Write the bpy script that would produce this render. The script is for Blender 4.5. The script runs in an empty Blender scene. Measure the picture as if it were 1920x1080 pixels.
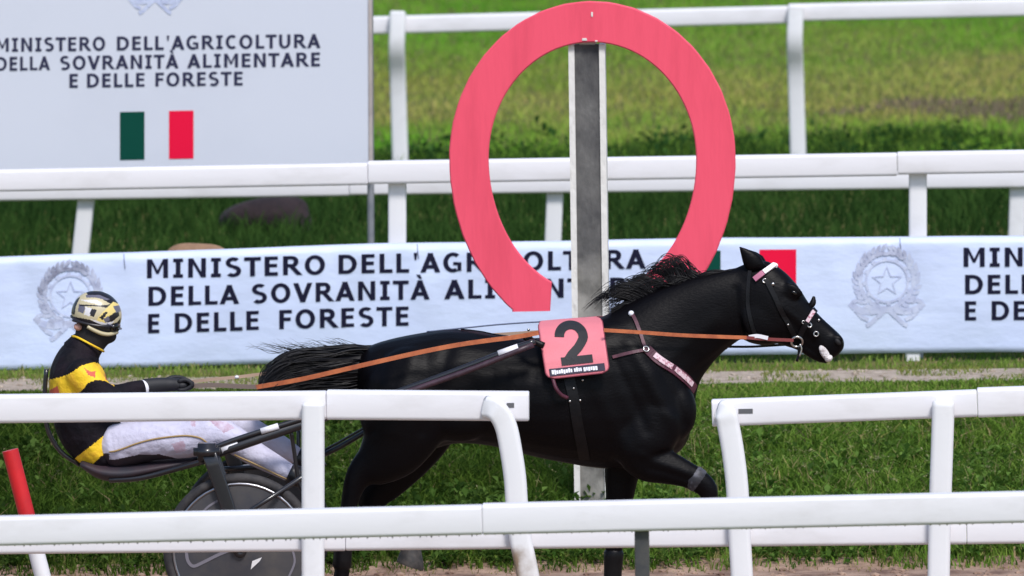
import bpy, bmesh, math, random
import numpy as np
from mathutils import Vector, Matrix
from mathutils.bvhtree import BVHTree

random.seed(7)
rng = np.random.default_rng(11)
C = bpy.context.scene
COL = C.collection
R_ = math.radians

# ------------------------------------------------------------------ camera
FPX = 18800.0                       # focal length in pixels of a 1920 wide frame
CAM_H, PITCH, YAW, ROLL = 4.3, R_(4.034), R_(-2.5), R_(0.8)
cam_loc = Vector((-47.0 * math.tan(YAW), 0.0, CAM_H))
fw = Vector((math.sin(YAW) * math.cos(PITCH), math.cos(YAW) * math.cos(PITCH), -math.sin(PITCH)))
r0 = Vector((math.cos(YAW), -math.sin(YAW), 0.0))
u0 = r0.cross(fw)
rt = r0 * math.cos(ROLL) - u0 * math.sin(ROLL)
up = u0 * math.cos(ROLL) + r0 * math.sin(ROLL)
cd = bpy.data.cameras.new('camera')
cam = bpy.data.objects.new('camera', cd)
COL.objects.link(cam)
cd.sensor_width = 36.0
cd.lens = FPX / 1920.0 * 36.0
cd.clip_start, cd.clip_end = 1.0, 4000.0
m = Matrix.Identity(4)
for i in range(3):
    m[i][0], m[i][1], m[i][2], m[i][3] = rt[i], up[i], -fw[i], cam_loc[i]
cam.matrix_world = m
cd.dof.use_dof = True
cd.dof.focus_distance = 46.0
cd.dof.aperture_fstop = 6.3
C.camera = cam

# ------------------------------------------------------------------ sky, sun, exposure
SUN_EL, SUN_AZ = R_(52), R_(158)    # azimuth measured from +Y clockwise: behind the camera, to its right
w = bpy.data.worlds.new('World')
C.world = w
w.use_nodes = True
nt = w.node_tree
sky = nt.nodes.new('ShaderNodeTexSky')
sky.sky_type = 'NISHITA'
sky.sun_disc = False
sky.sun_elevation = SUN_EL
sky.sun_rotation = SUN_AZ
bg = nt.nodes['Background']
bg.inputs['Strength'].default_value = 0.10
nt.links.new(sky.outputs['Color'], bg.inputs['Color'])
sl = bpy.data.lights.new('sun', 'SUN')
sl.energy = 2.0
sl.angle = R_(14)
sl.color = (1.0, 0.96, 0.92)
sun = bpy.data.objects.new('sun', sl)
COL.objects.link(sun)
sd = Vector((math.sin(SUN_AZ) * math.cos(SUN_EL), math.cos(SUN_AZ) * math.cos(SUN_EL), math.sin(SUN_EL)))
sun.rotation_euler = sd.to_track_quat('Z', 'Y').to_euler()
C.view_settings.view_transform = 'Standard'
C.view_settings.look = 'None'
C.view_settings.exposure = 0.72
C.view_settings.gamma = 1.0
C.view_settings.use_curve_mapping = False

# ------------------------------------------------------------------ helpers
def ray(px, py):
    return (fw + rt * ((px - 960.0) / FPX) + up * ((540.0 - py) / FPX))

def P(px, py, Y):
    """The point of the plane y = Y that this line of sight of the survey camera meets."""
    d = ray(px, py)
    return cam_loc + d * ((Y - cam_loc.y) / d.y)

def lin(r, g, b):
    return tuple(((c / 255.0) / 12.92 if c <= 10 else (((c / 255.0) + 0.055) / 1.055) ** 2.4) for c in (r, g, b))

def interp(pts, x):
    xs = [p[0] for p in pts]
    ys = [p[1] for p in pts]
    return float(np.interp(x, xs, ys))

def mat(name, col, rough=0.5, col2=None, scale=8.0, lo=0.4, hi=0.65, bump=0.0, bscale=60.0, metal=0.0, stretch=(1, 1, 1), spec=0.5, sheen=0.0, coat=0.0):
    M = bpy.data.materials.new(name)
    M.use_nodes = True
    n = M.node_tree
    b = n.nodes['Principled BSDF']
    b.inputs['Base Color'].default_value = (*col, 1)
    b.inputs['Roughness'].default_value = rough
    b.inputs['Metallic'].default_value = metal
    b.inputs['Specular IOR Level'].default_value = spec
    if sheen:
        b.inputs['Sheen Weight'].default_value = sheen
    if coat:
        b.inputs['Coat Weight'].default_value = coat
    if col2 is not None or bump:
        tc = n.nodes.new('ShaderNodeTexCoord')
        mp = n.nodes.new('ShaderNodeMapping')
        mp.inputs['Scale'].default_value = stretch
        n.links.new(tc.outputs['Object'], mp.inputs['Vector'])
    if col2 is not None:
        tx = n.nodes.new('ShaderNodeTexNoise')
        tx.inputs['Scale'].default_value = scale
        tx.inputs['Detail'].default_value = 6
        tx.inputs['Roughness'].default_value = 0.62
        rp = n.nodes.new('ShaderNodeValToRGB')
        rp.color_ramp.elements[0].position = lo
        rp.color_ramp.elements[1].position = hi
        rp.color_ramp.elements[0].color = (*col, 1)
        rp.color_ramp.elements[1].color = (*col2, 1)
        n.links.new(mp.outputs['Vector'], tx.inputs['Vector'])
        n.links.new(tx.outputs['Fac'], rp.inputs['Fac'])
        n.links.new(rp.outputs['Color'], b.inputs['Base Color'])
    if bump:
        t2 = n.nodes.new('ShaderNodeTexNoise')
        t2.inputs['Scale'].default_value = bscale
        t2.inputs['Detail'].default_value = 4
        bp = n.nodes.new('ShaderNodeBump')
        bp.inputs['Strength'].default_value = bump
        bp.inputs['Distance'].default_value = 0.02
        n.links.new(mp.outputs['Vector'], t2.inputs['Vector'])
        n.links.new(t2.outputs['Fac'], bp.inputs['Height'])
        n.links.new(bp.outputs['Normal'], b.inputs['Normal'])
    return M

def leaf_mat(name):
    M = bpy.data.materials.new(name)
    M.use_nodes = True
    n = M.node_tree
    n.nodes.clear()
    out = n.nodes.new('ShaderNodeOutputMaterial')
    at = n.nodes.new('ShaderNodeAttribute')
    at.attribute_name = 'tint'
    df = n.nodes.new('ShaderNodeBsdfDiffuse')
    tr = n.nodes.new('ShaderNodeBsdfTranslucent')
    mx = n.nodes.new('ShaderNodeMixShader')
    mx.inputs[0].default_value = 0.38
    n.links.new(at.outputs['Color'], df.inputs['Color'])
    n.links.new(at.outputs['Color'], tr.inputs['Color'])
    n.links.new(df.outputs[0], mx.inputs[1])
    n.links.new(tr.outputs[0], mx.inputs[2])
    n.links.new(mx.outputs[0], out.inputs['Surface'])
    return M

ROOTLOC = {}
def thing(name, label, cat, loc, group=None):
    o = bpy.data.objects.new(name, None)
    o.empty_display_size = 0.2
    COL.objects.link(o)
    o.location = loc
    o['label'] = label
    o['category'] = cat
    if group:
        o['group'] = group
    ROOTLOC[o.name] = Vector(loc)
    return o

def tag(o, label, cat, group=None):
    o['label'] = label
    o['category'] = cat
    if group:
        o['group'] = group
    return o

def obj(name, bm, material, parent=None, smooth=False, kind=None):
    if isinstance(bm, bpy.types.Mesh):
        me = bm
    else:
        bmesh.ops.recalc_face_normals(bm, faces=bm.faces) if smooth != 'keep' else None
        me = bpy.data.meshes.new(name)
        bm.to_mesh(me)
        bm.free()
    o = bpy.data.objects.new(name, me)
    COL.objects.link(o)
    mats = material if isinstance(material, (list, tuple)) else [material]
    for mm in mats:
        me.materials.append(mm)
    if smooth is True:
        for p in me.polygons:
            p.use_smooth = True
    if parent is not None:
        o.parent = parent
        if parent.name in ROOTLOC:
            o.location = -ROOTLOC[parent.name]
    if kind:
        o['kind'] = kind
    return o

def new():
    return bmesh.new()

def loft(bm, rings, cap=True):
    """rings: lists of points, equal length, closed around."""
    vs = [[bm.verts.new(p) for p in r] for r in rings]
    n = len(vs[0])
    for a, b in zip(vs[:-1], vs[1:]):
        for i in range(n):
            bm.faces.new((a[i], a[(i + 1) % n], b[(i + 1) % n], b[i]))
    if cap:
        bm.faces.new(list(reversed(vs[0])))
        bm.faces.new(vs[-1])

def ell_ring(c, n, b, ra, rb, k=20, e=1.0):
    out = []
    for i in range(k):
        t = 2 * math.pi * i / k
        ct, st = math.cos(t), math.sin(t)
        out.append(c + n * (ra * math.copysign(abs(ct) ** e, ct)) + b * (rb * math.copysign(abs(st) ** e, st)))
    return out

def smooth_path(pts, k=4):
    """Catmull-Rom through tuples of floats."""
    a = [np.array(p, float) for p in pts]
    if len(a) < 3:
        return a
    out = []
    for i in range(len(a) - 1):
        p0 = a[i - 1] if i else 2 * a[0] - a[1]
        p1, p2 = a[i], a[i + 1]
        p3 = a[i + 2] if i + 2 < len(a) else 2 * a[-1] - a[-2]
        for j in range(k):
            t = j / k
            out.append(0.5 * (2 * p1 + (p2 - p0) * t + (2 * p0 - 5 * p1 + 4 * p2 - p3) * t * t + (3 * p1 - p0 - 3 * p2 + p3) * t ** 3))
    out.append(a[-1])
    return out

YAX = Vector((0, 1, 0))
def limb(bm, secs, k=20, sub=4, e=1.0, round_ends=True):
    """secs: (x, y, z, r_in_plane, r_across) in metres; sections stay upright in the vertical plane."""
    pts = smooth_path(secs, sub)
    rings = []
    for i, p in enumerate(pts):
        q0, q1 = pts[max(i - 1, 0)], pts[min(i + 1, len(pts) - 1)]
        t = Vector((q1[0] - q0[0], q1[1] - q0[1], q1[2] - q0[2])).normalized()
        b = YAX - t * t.dot(YAX)
        if b.length < 0.2:
            b = Vector((0, 0, 1)) - t * t.z
        b.normalize()
        n = b.cross(t).normalized()
        c = Vector(p[:3])
        if round_ends and i == 0:
            rings.append(ell_ring(c - t * p[3] * 0.55, n, b, p[3] * 0.45, p[4] * 0.45, k, e))
            rings.append(ell_ring(c - t * p[3] * 0.35, n, b, p[3] * 0.8, p[4] * 0.8, k, e))
        rings.append(ell_ring(c, n, b, p[3], p[4], k, e))
        if round_ends and i == len(pts) - 1:
            rings.append(ell_ring(c + t * p[3] * 0.35, n, b, p[3] * 0.8, p[4] * 0.8, k, e))
            rings.append(ell_ring(c + t * p[3] * 0.55, n, b, p[3] * 0.45, p[4] * 0.45, k, e))
    loft(bm, rings)

def px_limb(bm, secs, Y0, k=20, sub=4, e=1.0, round_ends=True, s=400.0):
    """secs: (px, py, r_px, r_across_m, y_offset)."""
    out = []
    for (x, y, r, ra, yo) in secs:
        p = P(x, y, Y0 + yo)
        out.append((p.x, p.y, p.z, r / s, ra))
    limb(bm, out, k, sub, e, round_ends)

def ellipsoid(bm, c, rx, ry, rz, rot=0.0, k=2):
    M = Matrix.Translation(c) @ Matrix.Rotation(rot, 4, 'Y') @ Matrix.Diagonal((rx, ry, rz, 1))
    bmesh.ops.create_icosphere(bm, subdivisions=k + 1, radius=1.0, matrix=M)

def tube(bm, pts, r, k=10, sub=4, taper=None):
    """Round tube through 3-D points (Vectors); taper(t) scales the radius."""
    q = smooth_path([tuple(p) for p in pts], sub) if sub > 1 else [np.array(tuple(p)) for p in pts]
    rings = []
    ref = None
    for i, p in enumerate(q):
        t = Vector(q[min(i + 1, len(q) - 1)] - q[max(i - 1, 0)]).normalized()
        if ref is None:
            ref = Vector((0, 0, 1)) if abs(t.z) < 0.9 else Vector((1, 0, 0))
        n = (ref - t * ref.dot(t)).normalized()
        ref = n
        b = t.cross(n)
        rr = r * (taper(i / (len(q) - 1)) if taper else 1.0)
        rings.append(ell_ring(Vector(p), n, b, rr, rr, k))
    loft(bm, rings)

def px_tube(bm, pts, r, Y0, k=10, sub=4, taper=None):
    tube(bm, [P(x, y, Y0 + yo) for (x, y, yo) in pts], r, k, sub, taper)

def box(bm, c, sx, sy, sz, bevel=0.0):
    g = bmesh.ops.create_cube(bm, size=1.0, matrix=Matrix.Translation(c) @ Matrix.Diagonal((sx, sy, sz, 1)))
    if bevel:
        es = list({e for v in g['verts'] for e in v.link_edges})
        bmesh.ops.bevel(bm, geom=es, offset=bevel, segments=2, affect='EDGES')

def bake(o, voxel=0.012, it=6, fac=0.5):
    a = o.modifiers.new('r', 'REMESH')
    a.mode = 'VOXEL'
    a.voxel_size = voxel
    s = o.modifiers.new('s', 'SMOOTH')
    s.factor = fac
    s.iterations = it
    dg = bpy.context.evaluated_depsgraph_get()
    dg.update()
    me = bpy.data.meshes.new_from_object(o.evaluated_get(dg))
    o.modifiers.clear()
    old = o.data
    mats = [x for x in old.materials]
    o.data = me
    me.materials.clear()
    for x in mats:
        me.materials.append(x)
    for p in me.polygons:
        p.use_smooth = True
        p.material_index = 0
    return o

def in_poly(x, y, poly):
    c = False
    j = len(poly) - 1
    for i in range(len(poly)):
        xi, yi = poly[i]
        xj, yj = poly[j]
        if (yi > y) != (yj > y) and x < (xj - xi) * (y - yi) / (yj - yi) + xi:
            c = not c
        j = i
    return c

def to_px(p):
    d = Vector(p) - cam_loc
    z = d.dot(fw)
    return 960 + FPX * d.dot(rt) / z, 540 - FPX * d.dot(up) / z

# ------------------------------------------------------------------ materials
M_soil = mat('verge_soil', (0.075, 0.105, 0.022), 1.0, (0.17, 0.145, 0.06), 2.0, 0.35, 0.7, 0.4, 30, spec=0.05)
M_track = mat('track_dirt', (0.15, 0.085, 0.06), 0.95, (0.40, 0.27, 0.20), 5.0, 0.35, 0.62, 0.8, 45)
M_path = mat('path_gravel', (0.27, 0.215, 0.165), 0.95, (0.52, 0.43, 0.35), 14.0, 0.35, 0.65, 0.9, 60)
M_leaf = leaf_mat('grass_blades')
M_white = mat('white_rail_plastic', (0.77, 0.75, 0.785), 0.38, (0.60, 0.575, 0.58), 3.5, 0.52, 0.9, 0.05, 12, stretch=(0.6, 1, 1.6))
M_post = mat('white_post_plastic', (0.76, 0.755, 0.78), 0.4, (0.58, 0.565, 0.57), 3.0, 0.55, 0.85, 0.05, 12)
M_joint = mat('rail_joint_sleeve', (0.62, 0.61, 0.62), 0.6)
M_slot = mat('grey_slot', (0.10, 0.10, 0.11), 0.7)
M_steel = mat('dark_steel', (0.045, 0.045, 0.05), 0.5, (0.08, 0.075, 0.07), 12)
M_greysteel = mat('grey_galvanised', (0.20, 0.21, 0.24), 0.5, (0.28, 0.28, 0.30), 9, metal=0.3)
M_banner = mat('banner_vinyl', (0.60, 0.68, 0.89), 0.5, (0.55, 0.62, 0.85), 1.3, 0.4, 0.7, 0.55, 4, stretch=(0.8, 1, 1.6))
M_banner_hem = mat('banner_hem', (0.80, 0.82, 0.88), 0.5)
M_board = mat('sign_board_white', (0.61, 0.63, 0.715), 0.55, (0.56, 0.58, 0.665), 0.9, 0.45, 0.8)
M_board_edge = mat('sign_board_edge', (0.46, 0.40, 0.38), 0.7, (0.34, 0.29, 0.28), 6)
M_ink = mat('navy_print', (0.012, 0.012, 0.032), 0.55, spec=0.08)
M_ink2 = mat('faded_navy_print', (0.035, 0.036, 0.075), 0.55, spec=0.08)
M_fgreen = mat('flag_green_print', (0.003, 0.060, 0.042), 0.55, spec=0.08)
M_fred = mat('flag_red_print', (0.78, 0.008, 0.05), 0.55, spec=0.08)
M_emb1 = mat('emblem_grey_print', (0.33, 0.35, 0.49), 0.6, (0.56, 0.60, 0.76), 16.0, 0.35, 0.65)
M_emb2 = mat('emblem_pale_print', (0.42, 0.46, 0.65), 0.6, (0.58, 0.63, 0.80), 14.0, 0.35, 0.65)
M_emb3 = mat('emblem_dark_print', (0.19, 0.195, 0.28), 0.6, (0.46, 0.49, 0.64), 20.0, 0.35, 0.65)
M_ring = mat('coral_painted_ring', (0.83, 0.078, 0.140), 0.6, (0.70, 0.058, 0.108), 5.0, 0.45, 0.75, 0.08, 25, stretch=(1.6, 1, 0.25))
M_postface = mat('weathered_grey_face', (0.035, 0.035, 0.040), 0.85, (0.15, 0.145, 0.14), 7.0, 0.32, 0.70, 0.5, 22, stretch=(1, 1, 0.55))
M_postedge = mat('chipped_white_edge', (0.72, 0.70, 0.67), 0.7, (0.30, 0.27, 0.24), 11.0, 0.56, 0.74, 0.4, 30, stretch=(1, 1, 0.5))
M_red = mat('red_plastic', (0.62, 0.012, 0.018), 0.45, (0.45, 0.01, 0.015), 6)
M_mound = mat('dark_earth', (0.012, 0.007, 0.010), 0.95, (0.035, 0.02, 0.022), 5.0, 0.4, 0.7, 0.8, 14)
M_tan = mat('tan_stone', (0.24, 0.14, 0.085), 0.9, (0.36, 0.22, 0.13), 9.0, 0.4, 0.7, 0.6, 18)

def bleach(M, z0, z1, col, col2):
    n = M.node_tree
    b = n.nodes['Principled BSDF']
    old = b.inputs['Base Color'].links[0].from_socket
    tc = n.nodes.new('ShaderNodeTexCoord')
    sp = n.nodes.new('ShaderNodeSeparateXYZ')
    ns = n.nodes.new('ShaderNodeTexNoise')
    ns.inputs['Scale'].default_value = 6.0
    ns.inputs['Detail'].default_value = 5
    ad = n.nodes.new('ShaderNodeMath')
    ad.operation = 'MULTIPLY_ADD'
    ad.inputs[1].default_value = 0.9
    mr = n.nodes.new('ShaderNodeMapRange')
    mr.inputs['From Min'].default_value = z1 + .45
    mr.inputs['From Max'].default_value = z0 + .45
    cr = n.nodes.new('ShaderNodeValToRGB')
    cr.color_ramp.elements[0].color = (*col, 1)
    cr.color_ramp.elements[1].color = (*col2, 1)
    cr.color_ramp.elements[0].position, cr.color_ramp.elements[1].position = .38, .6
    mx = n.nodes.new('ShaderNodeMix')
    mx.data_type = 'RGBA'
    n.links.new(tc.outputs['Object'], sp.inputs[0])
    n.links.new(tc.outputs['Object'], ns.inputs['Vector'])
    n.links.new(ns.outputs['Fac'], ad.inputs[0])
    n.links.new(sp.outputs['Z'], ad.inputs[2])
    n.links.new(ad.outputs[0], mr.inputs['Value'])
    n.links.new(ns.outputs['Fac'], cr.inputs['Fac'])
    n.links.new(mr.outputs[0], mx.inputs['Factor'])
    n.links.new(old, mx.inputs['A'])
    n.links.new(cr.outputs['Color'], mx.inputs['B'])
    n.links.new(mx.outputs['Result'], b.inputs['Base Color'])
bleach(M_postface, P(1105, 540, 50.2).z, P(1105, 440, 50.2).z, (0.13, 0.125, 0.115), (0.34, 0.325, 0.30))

M_postmud = mat('mud_stained_post_plastic', (0.76, 0.755, 0.78), 0.45, (0.58, 0.565, 0.57), 3.0, 0.55, 0.85)
bleach(M_postmud, P(980, 1100, 43.7).z, P(980, 1000, 43.7).z, (0.26, 0.185, 0.13), (0.66, 0.62, 0.60))

def coat_material():
    M = mat('black_horse_coat', (0.0014, 0.0011, 0.0020), 0.46, (0.0024, 0.0018, 0.0026), 7.0, 0.35, 0.75, 0.10, 120, spec=0.12, stretch=(0.4, 1, 1))
    return M
M_coat = coat_material()
M_hair = mat('black_horse_hair', (0.003, 0.0025, 0.004), 0.45, spec=0.3)
M_hoof = mat('grey_hoof', (0.03, 0.028, 0.028), 0.6, (0.07, 0.06, 0.055), 30)
M_boot = mat('grey_horse_boot', (0.016, 0.016, 0.022), 0.6, (0.11, 0.11, 0.135), 18, 0.48, 0.66)
M_eye = mat('horse_eye', (0.004, 0.003, 0.003), 0.18)
M_nostril = mat('nostril_dark', (0.003, 0.002, 0.003), 0.7)
M_lip = mat('white_lip_froth', (0.72, 0.68, 0.68), 0.6, (0.45, 0.40, 0.40), 40, 0.45, 0.7, 0.6, 80)
M_leather = mat('black_leather', (0.003, 0.0028, 0.004), 0.42, (0.006, 0.005, 0.006), 20, spec=.22)
M_plum = mat('plum_leather', (0.060, 0.010, 0.024), 0.5, (0.10, 0.022, 0.042), 25)
M_traceplum = mat('dull_plum_trace', (0.035, 0.016, 0.026), 0.45, (0.06, 0.03, 0.045), 25)
M_pinkstrap = mat('pale_pink_strap', (0.66, 0.50, 0.55), 0.6, (0.36, 0.12, 0.17), 70, 0.5, 0.62)
M_whitestrap = mat('white_band', (0.82, 0.76, 0.80), 0.5)
M_pinkband = mat('pink_band', (0.42, 0.13, 0.22), 0.5)
M_orange = mat('orange_rein', (0.52, 0.15, 0.055), 0.6, (0.36, 0.09, 0.035), 18)
M_tanrein = mat('tan_rein', (0.42, 0.29, 0.21), 0.65)
M_greytan = mat('greyish_tan_rein', (0.24, 0.18, 0.15), 0.7)
M_redrein = mat('dark_red_rein', (0.20, 0.035, 0.035), 0.6)
M_bluecord = mat('slate_cord', (0.10, 0.12, 0.20), 0.6)
M_chrome = mat('worn_chrome', (0.62, 0.60, 0.58), 0.28, metal=1.0)
M_cloth = mat('pink_number_cloth', (0.72, 0.205, 0.245), 0.75, (0.66, 0.185, 0.22), 5, 0.4, 0.7, 0.1, 120)
M_clothedge = mat('plum_cloth_edging', (0.22, 0.035, 0.06), 0.7)
M_num = mat('black_numeral', (0.014, 0.014, 0.018), 0.7)
M_strip = mat('dark_caption_strip', (0.03, 0.022, 0.045), 0.7)
M_capt = mat('white_caption_print', (0.80, 0.80, 0.86), 0.7)
M_tyre = mat('black_rubber', (0.018, 0.017, 0.02), 0.8, (0.05, 0.045, 0.045), 14)
M_rim = mat('polished_rim', (0.34, 0.34, 0.37), 0.35, metal=1.0)
M_disc = mat('charcoal_wheel_disc', (0.040, 0.040, 0.048), 0.5, (0.085, 0.075, 0.068), 4, 0.45, 0.75)
M_discline = mat('pale_grey_disc_stripe', (0.17, 0.16, 0.19), 0.5)
M_disctri = mat('white_disc_sticker', (0.70, 0.69, 0.70), 0.5)
M_frame = mat('black_sulky_frame', (0.012, 0.012, 0.016), 0.32, coat=0.4)
M_tape = mat('white_tape', (0.78, 0.77, 0.82), 0.5)
M_jblack = mat('black_jacket_cloth', (0.004, 0.0033, 0.006), 0.75, (0.012, 0.007, 0.012), 9, 0.4, 0.7, 1.0, 13, spec=0.2)
M_jyellow = mat('yellow_jacket_cloth', (0.86, 0.56, 0.015), 0.7, (0.76, 0.36, 0.03), 11, 0.5, 0.75, 0.9, 13)
M_jred = mat('red_jacket_motif', (0.60, 0.11, 0.06), 0.7)
M_pants = mat('white_trouser_cloth', (0.56, 0.54, 0.67), 0.7, (0.44, 0.42, 0.54), 10, 0.45, 0.75, 1.0, 11)
M_mud = mat('pink_mud_stain', (0.44, 0.30, 0.38), 0.8, (0.60, 0.54, 0.66), 20)
M_piping = mat('gold_piping', (0.36, 0.24, 0.10), 0.6)
M_bootk = mat('black_boot', (0.012, 0.011, 0.014), 0.4)
M_glove = mat('black_glove', (0.012, 0.012, 0.016), 0.65)
M_skin = mat('skin', (0.55, 0.30, 0.24), 0.5)
M_bala = mat('black_balaclava', (0.010, 0.008, 0.010), 0.8)
M_seat = mat('dark_seat_cover', (0.018, 0.017, 0.026), 0.6, (0.035, 0.018, 0.026), 8)

def helmet_material():
    M = bpy.data.materials.new('helmet_cream_black_pattern')
    M.use_nodes = True
    n = M.node_tree
    b = n.nodes['Principled BSDF']
    b.inputs['Roughness'].default_value = 0.3
    return M

# ------------------------------------------------------------------ ground
ZT = -0.56
Y_TRACK0, Y_TRACK1, Y_TOP = 42.0, 48.93, 53.2
def ground_z(y):
    return float(np.interp(y, [-200, Y_TRACK1, Y_TRACK1 + 0.25, Y_TOP, 56, 3000], [ZT, ZT, ZT + 0.05, 0.0, 0.0, 0.0]))

def strip(name, ys, dz, material, x0=-700.0, x1=700.0, nx=1):
    bm = new()
    rows = []
    for y in ys:
        rows.append([bm.verts.new((x0 + (x1 - x0) * i / nx, y, ground_z(y) + dz)) for i in range(nx + 1)])
    for a, b in zip(rows[:-1], rows[1:]):
        for i in range(nx):
            bm.faces.new((a[i], a[i + 1], b[i + 1], b[i]))
    return obj(name, bm, material, kind='structure')
strip('ground', [-200, 0, 30, Y_TRACK1, Y_TRACK1 + 0.25, 51, 52, Y_TOP, 56, 75, 120, 400, 2500], 0.0, M_soil)
strip('track', [Y_TRACK0, Y_TRACK1, Y_TRACK1 + 0.21], 0.004, M_track)
strip('path', [53.42, 54.25], 0.004, M_path)

# ------------------------------------------------------------------ grass as real blades
def mesh_from_tris(name, verts, tris, tint):
    me = bpy.data.meshes.new(name)
    nv, ntri = len(verts), len(tris)
    me.vertices.add(nv)
    me.vertices.foreach_set('co', np.ascontiguousarray(verts, np.float32).ravel())
    me.loops.add(ntri * 3)
    me.loops.foreach_set('vertex_index', np.ascontiguousarray(tris, np.int32).ravel())
    me.polygons.add(ntri)
    me.polygons.foreach_set('loop_start', np.arange(0, ntri * 3, 3, dtype=np.int32))
    me.polygons.foreach_set('loop_total', np.full(ntri, 3, dtype=np.int32))
    at = me.attributes.new('tint', 'FLOAT_COLOR', 'POINT')
    c = np.ones((nv, 4), np.float32)
    c[:, :3] = tint
    at.data.foreach_set('color', c.ravel())
    me.update(calc_edges=True)
    me.validate()
    return me

GYS = np.array([-200, Y_TRACK1, Y_TRACK1 + 0.25, Y_TOP, 56, 3000])
GZS = np.array([ZT, ZT, ZT + 0.05, 0, 0, 0])

def vnoise(x, y, seed=0):
    """cheap smooth value noise, numpy."""
    r = np.random.default_rng(seed)
    g = r.random((256, 256))
    xi = np.floor(x).astype(int)
    yi = np.floor(y).astype(int)
    fx, fy = x - xi, y - yi
    fx, fy = fx * fx * (3 - 2 * fx), fy * fy * (3 - 2 * fy)
    a = g[xi % 256, yi % 256]
    b = g[(xi + 1) % 256, yi % 256]
    c = g[xi % 256, (yi + 1) % 256]
    d = g[(xi + 1) % 256, (yi + 1) % 256]
    return (a * (1 - fx) + b * fx) * (1 - fy) + (c * (1 - fx) + d * fx) * fy

def blades(x, y, h, wd, lean, col, bend=0.5):
    n = len(x)
    z = np.interp(y, GYS, GZS)
    th = rng.random(n) * 2 * np.pi
    ph = rng.random(n) * 2 * np.pi
    sx, sy = np.cos(th) * wd * 0.5, np.sin(th) * wd * 0.5
    lx, ly = np.cos(ph) * lean * h, np.sin(ph) * lean * h
    V = np.zeros((n, 5, 3))
    V[:, 0] = np.stack([x - sx, y - sy, z - 0.01], 1)
    V[:, 1] = np.stack([x + sx, y + sy, z - 0.01], 1)
    mx, my, mz = x + lx * 0.3, y + ly * 0.3, z + h * 0.58
    V[:, 2] = np.stack([mx - sx * 0.8, my - sy * 0.8, mz], 1)
    V[:, 3] = np.stack([mx + sx * 0.8, my + sy * 0.8, mz], 1)
    V[:, 4] = np.stack([x + lx, y + ly, z + h * (1.0 - 0.35 * lean * bend)], 1)
    base = (np.arange(n) * 5)[:, None]
    T = np.stack([base + np.array([0, 1, 3]), base + np.array([0, 3, 2]), base + np.array([2, 3, 4])], 1).reshape(-1, 3)
    tint = np.repeat(col[:, None, :], 5, 1)
    return V.reshape(-1, 3), T, tint.reshape(-1, 3)

def merge(parts):
    vs, ts, cs, off = [], [], [], 0
    for v, t, c in parts:
        vs.append(v)
        ts.append(t + off)
        cs.append(c)
        off += len(v)
    return np.concatenate(vs), np.concatenate(ts), np.concatenate(cs)

def mixc(a, b, t):
    return np.array(a)[None, :] * (1 - t[:, None]) + np.array(b)[None, :] * t[:, None]

G_DARK = (0.050, 0.110, 0.018)
G_MID = (0.135, 0.235, 0.035)
G_LIGHT = (0.24, 0.34, 0.07)
G_YEL = (0.30, 0.29, 0.09)
G_TAN = (0.40, 0.31, 0.17)

def leaves(cx, cy, cz, n_each, spread, size, cola, colb):
    """broad-leaved weed clumps: bent diamond leaves around each centre."""
    n = len(cx) * n_each
    x = np.repeat(cx, n_each)
    y = np.repeat(cy, n_each)
    z = np.repeat(cz, n_each)
    sp = np.repeat(spread, n_each)
    a = rng.random(n) * 2 * np.pi
    el = rng.random(n) * 1.25 + 0.1
    rr = rng.random(n) ** 0.6 * sp
    bx, by, bz = x + np.cos(a) * rr * np.cos(el), y + np.sin(a) * rr * np.cos(el), z + rr * np.sin(el)
    L = size * (0.6 + 0.8 * rng.random(n))
    a2 = a + rng.normal(0, 0.6, n)
    tilt = rng.normal(0.35, 0.5, n)
    dx, dy, dz = np.cos(a2) * np.cos(tilt), np.sin(a2) * np.cos(tilt), np.sin(tilt)
    px_, py_ = -np.sin(a2), np.cos(a2)
    wv = L * 0.26
    V = np.zeros((n, 4, 3))
    V[:, 0] = np.stack([bx, by, bz], 1)
    V[:, 1] = np.stack([bx + dx * L * 0.5 + px_ * wv, by + dy * L * 0.5 + py_ * wv, bz + dz * L * 0.5 + 0.12 * L], 1)
    V[:, 2] = np.stack([bx + dx * L, by + dy * L, bz + dz * L - 0.1 * L], 1)
    V[:, 3] = np.stack([bx + dx * L * 0.5 - px_ * wv, by + dy * L * 0.5 - py_ * wv, bz + dz * L * 0.5 + 0.12 * L], 1)
    base = (np.arange(n) * 4)[:, None]
    T = np.stack([base + np.array([0, 1, 2]), base + np.array([0, 2, 3])], 1).reshape(-1, 3)
    c = mixc(cola, colb, rng.random(n) ** 1.5)
    return V.reshape(-1, 3), T, np.repeat(c[:, None, :], 4, 1).reshape(-1, 3)

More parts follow.
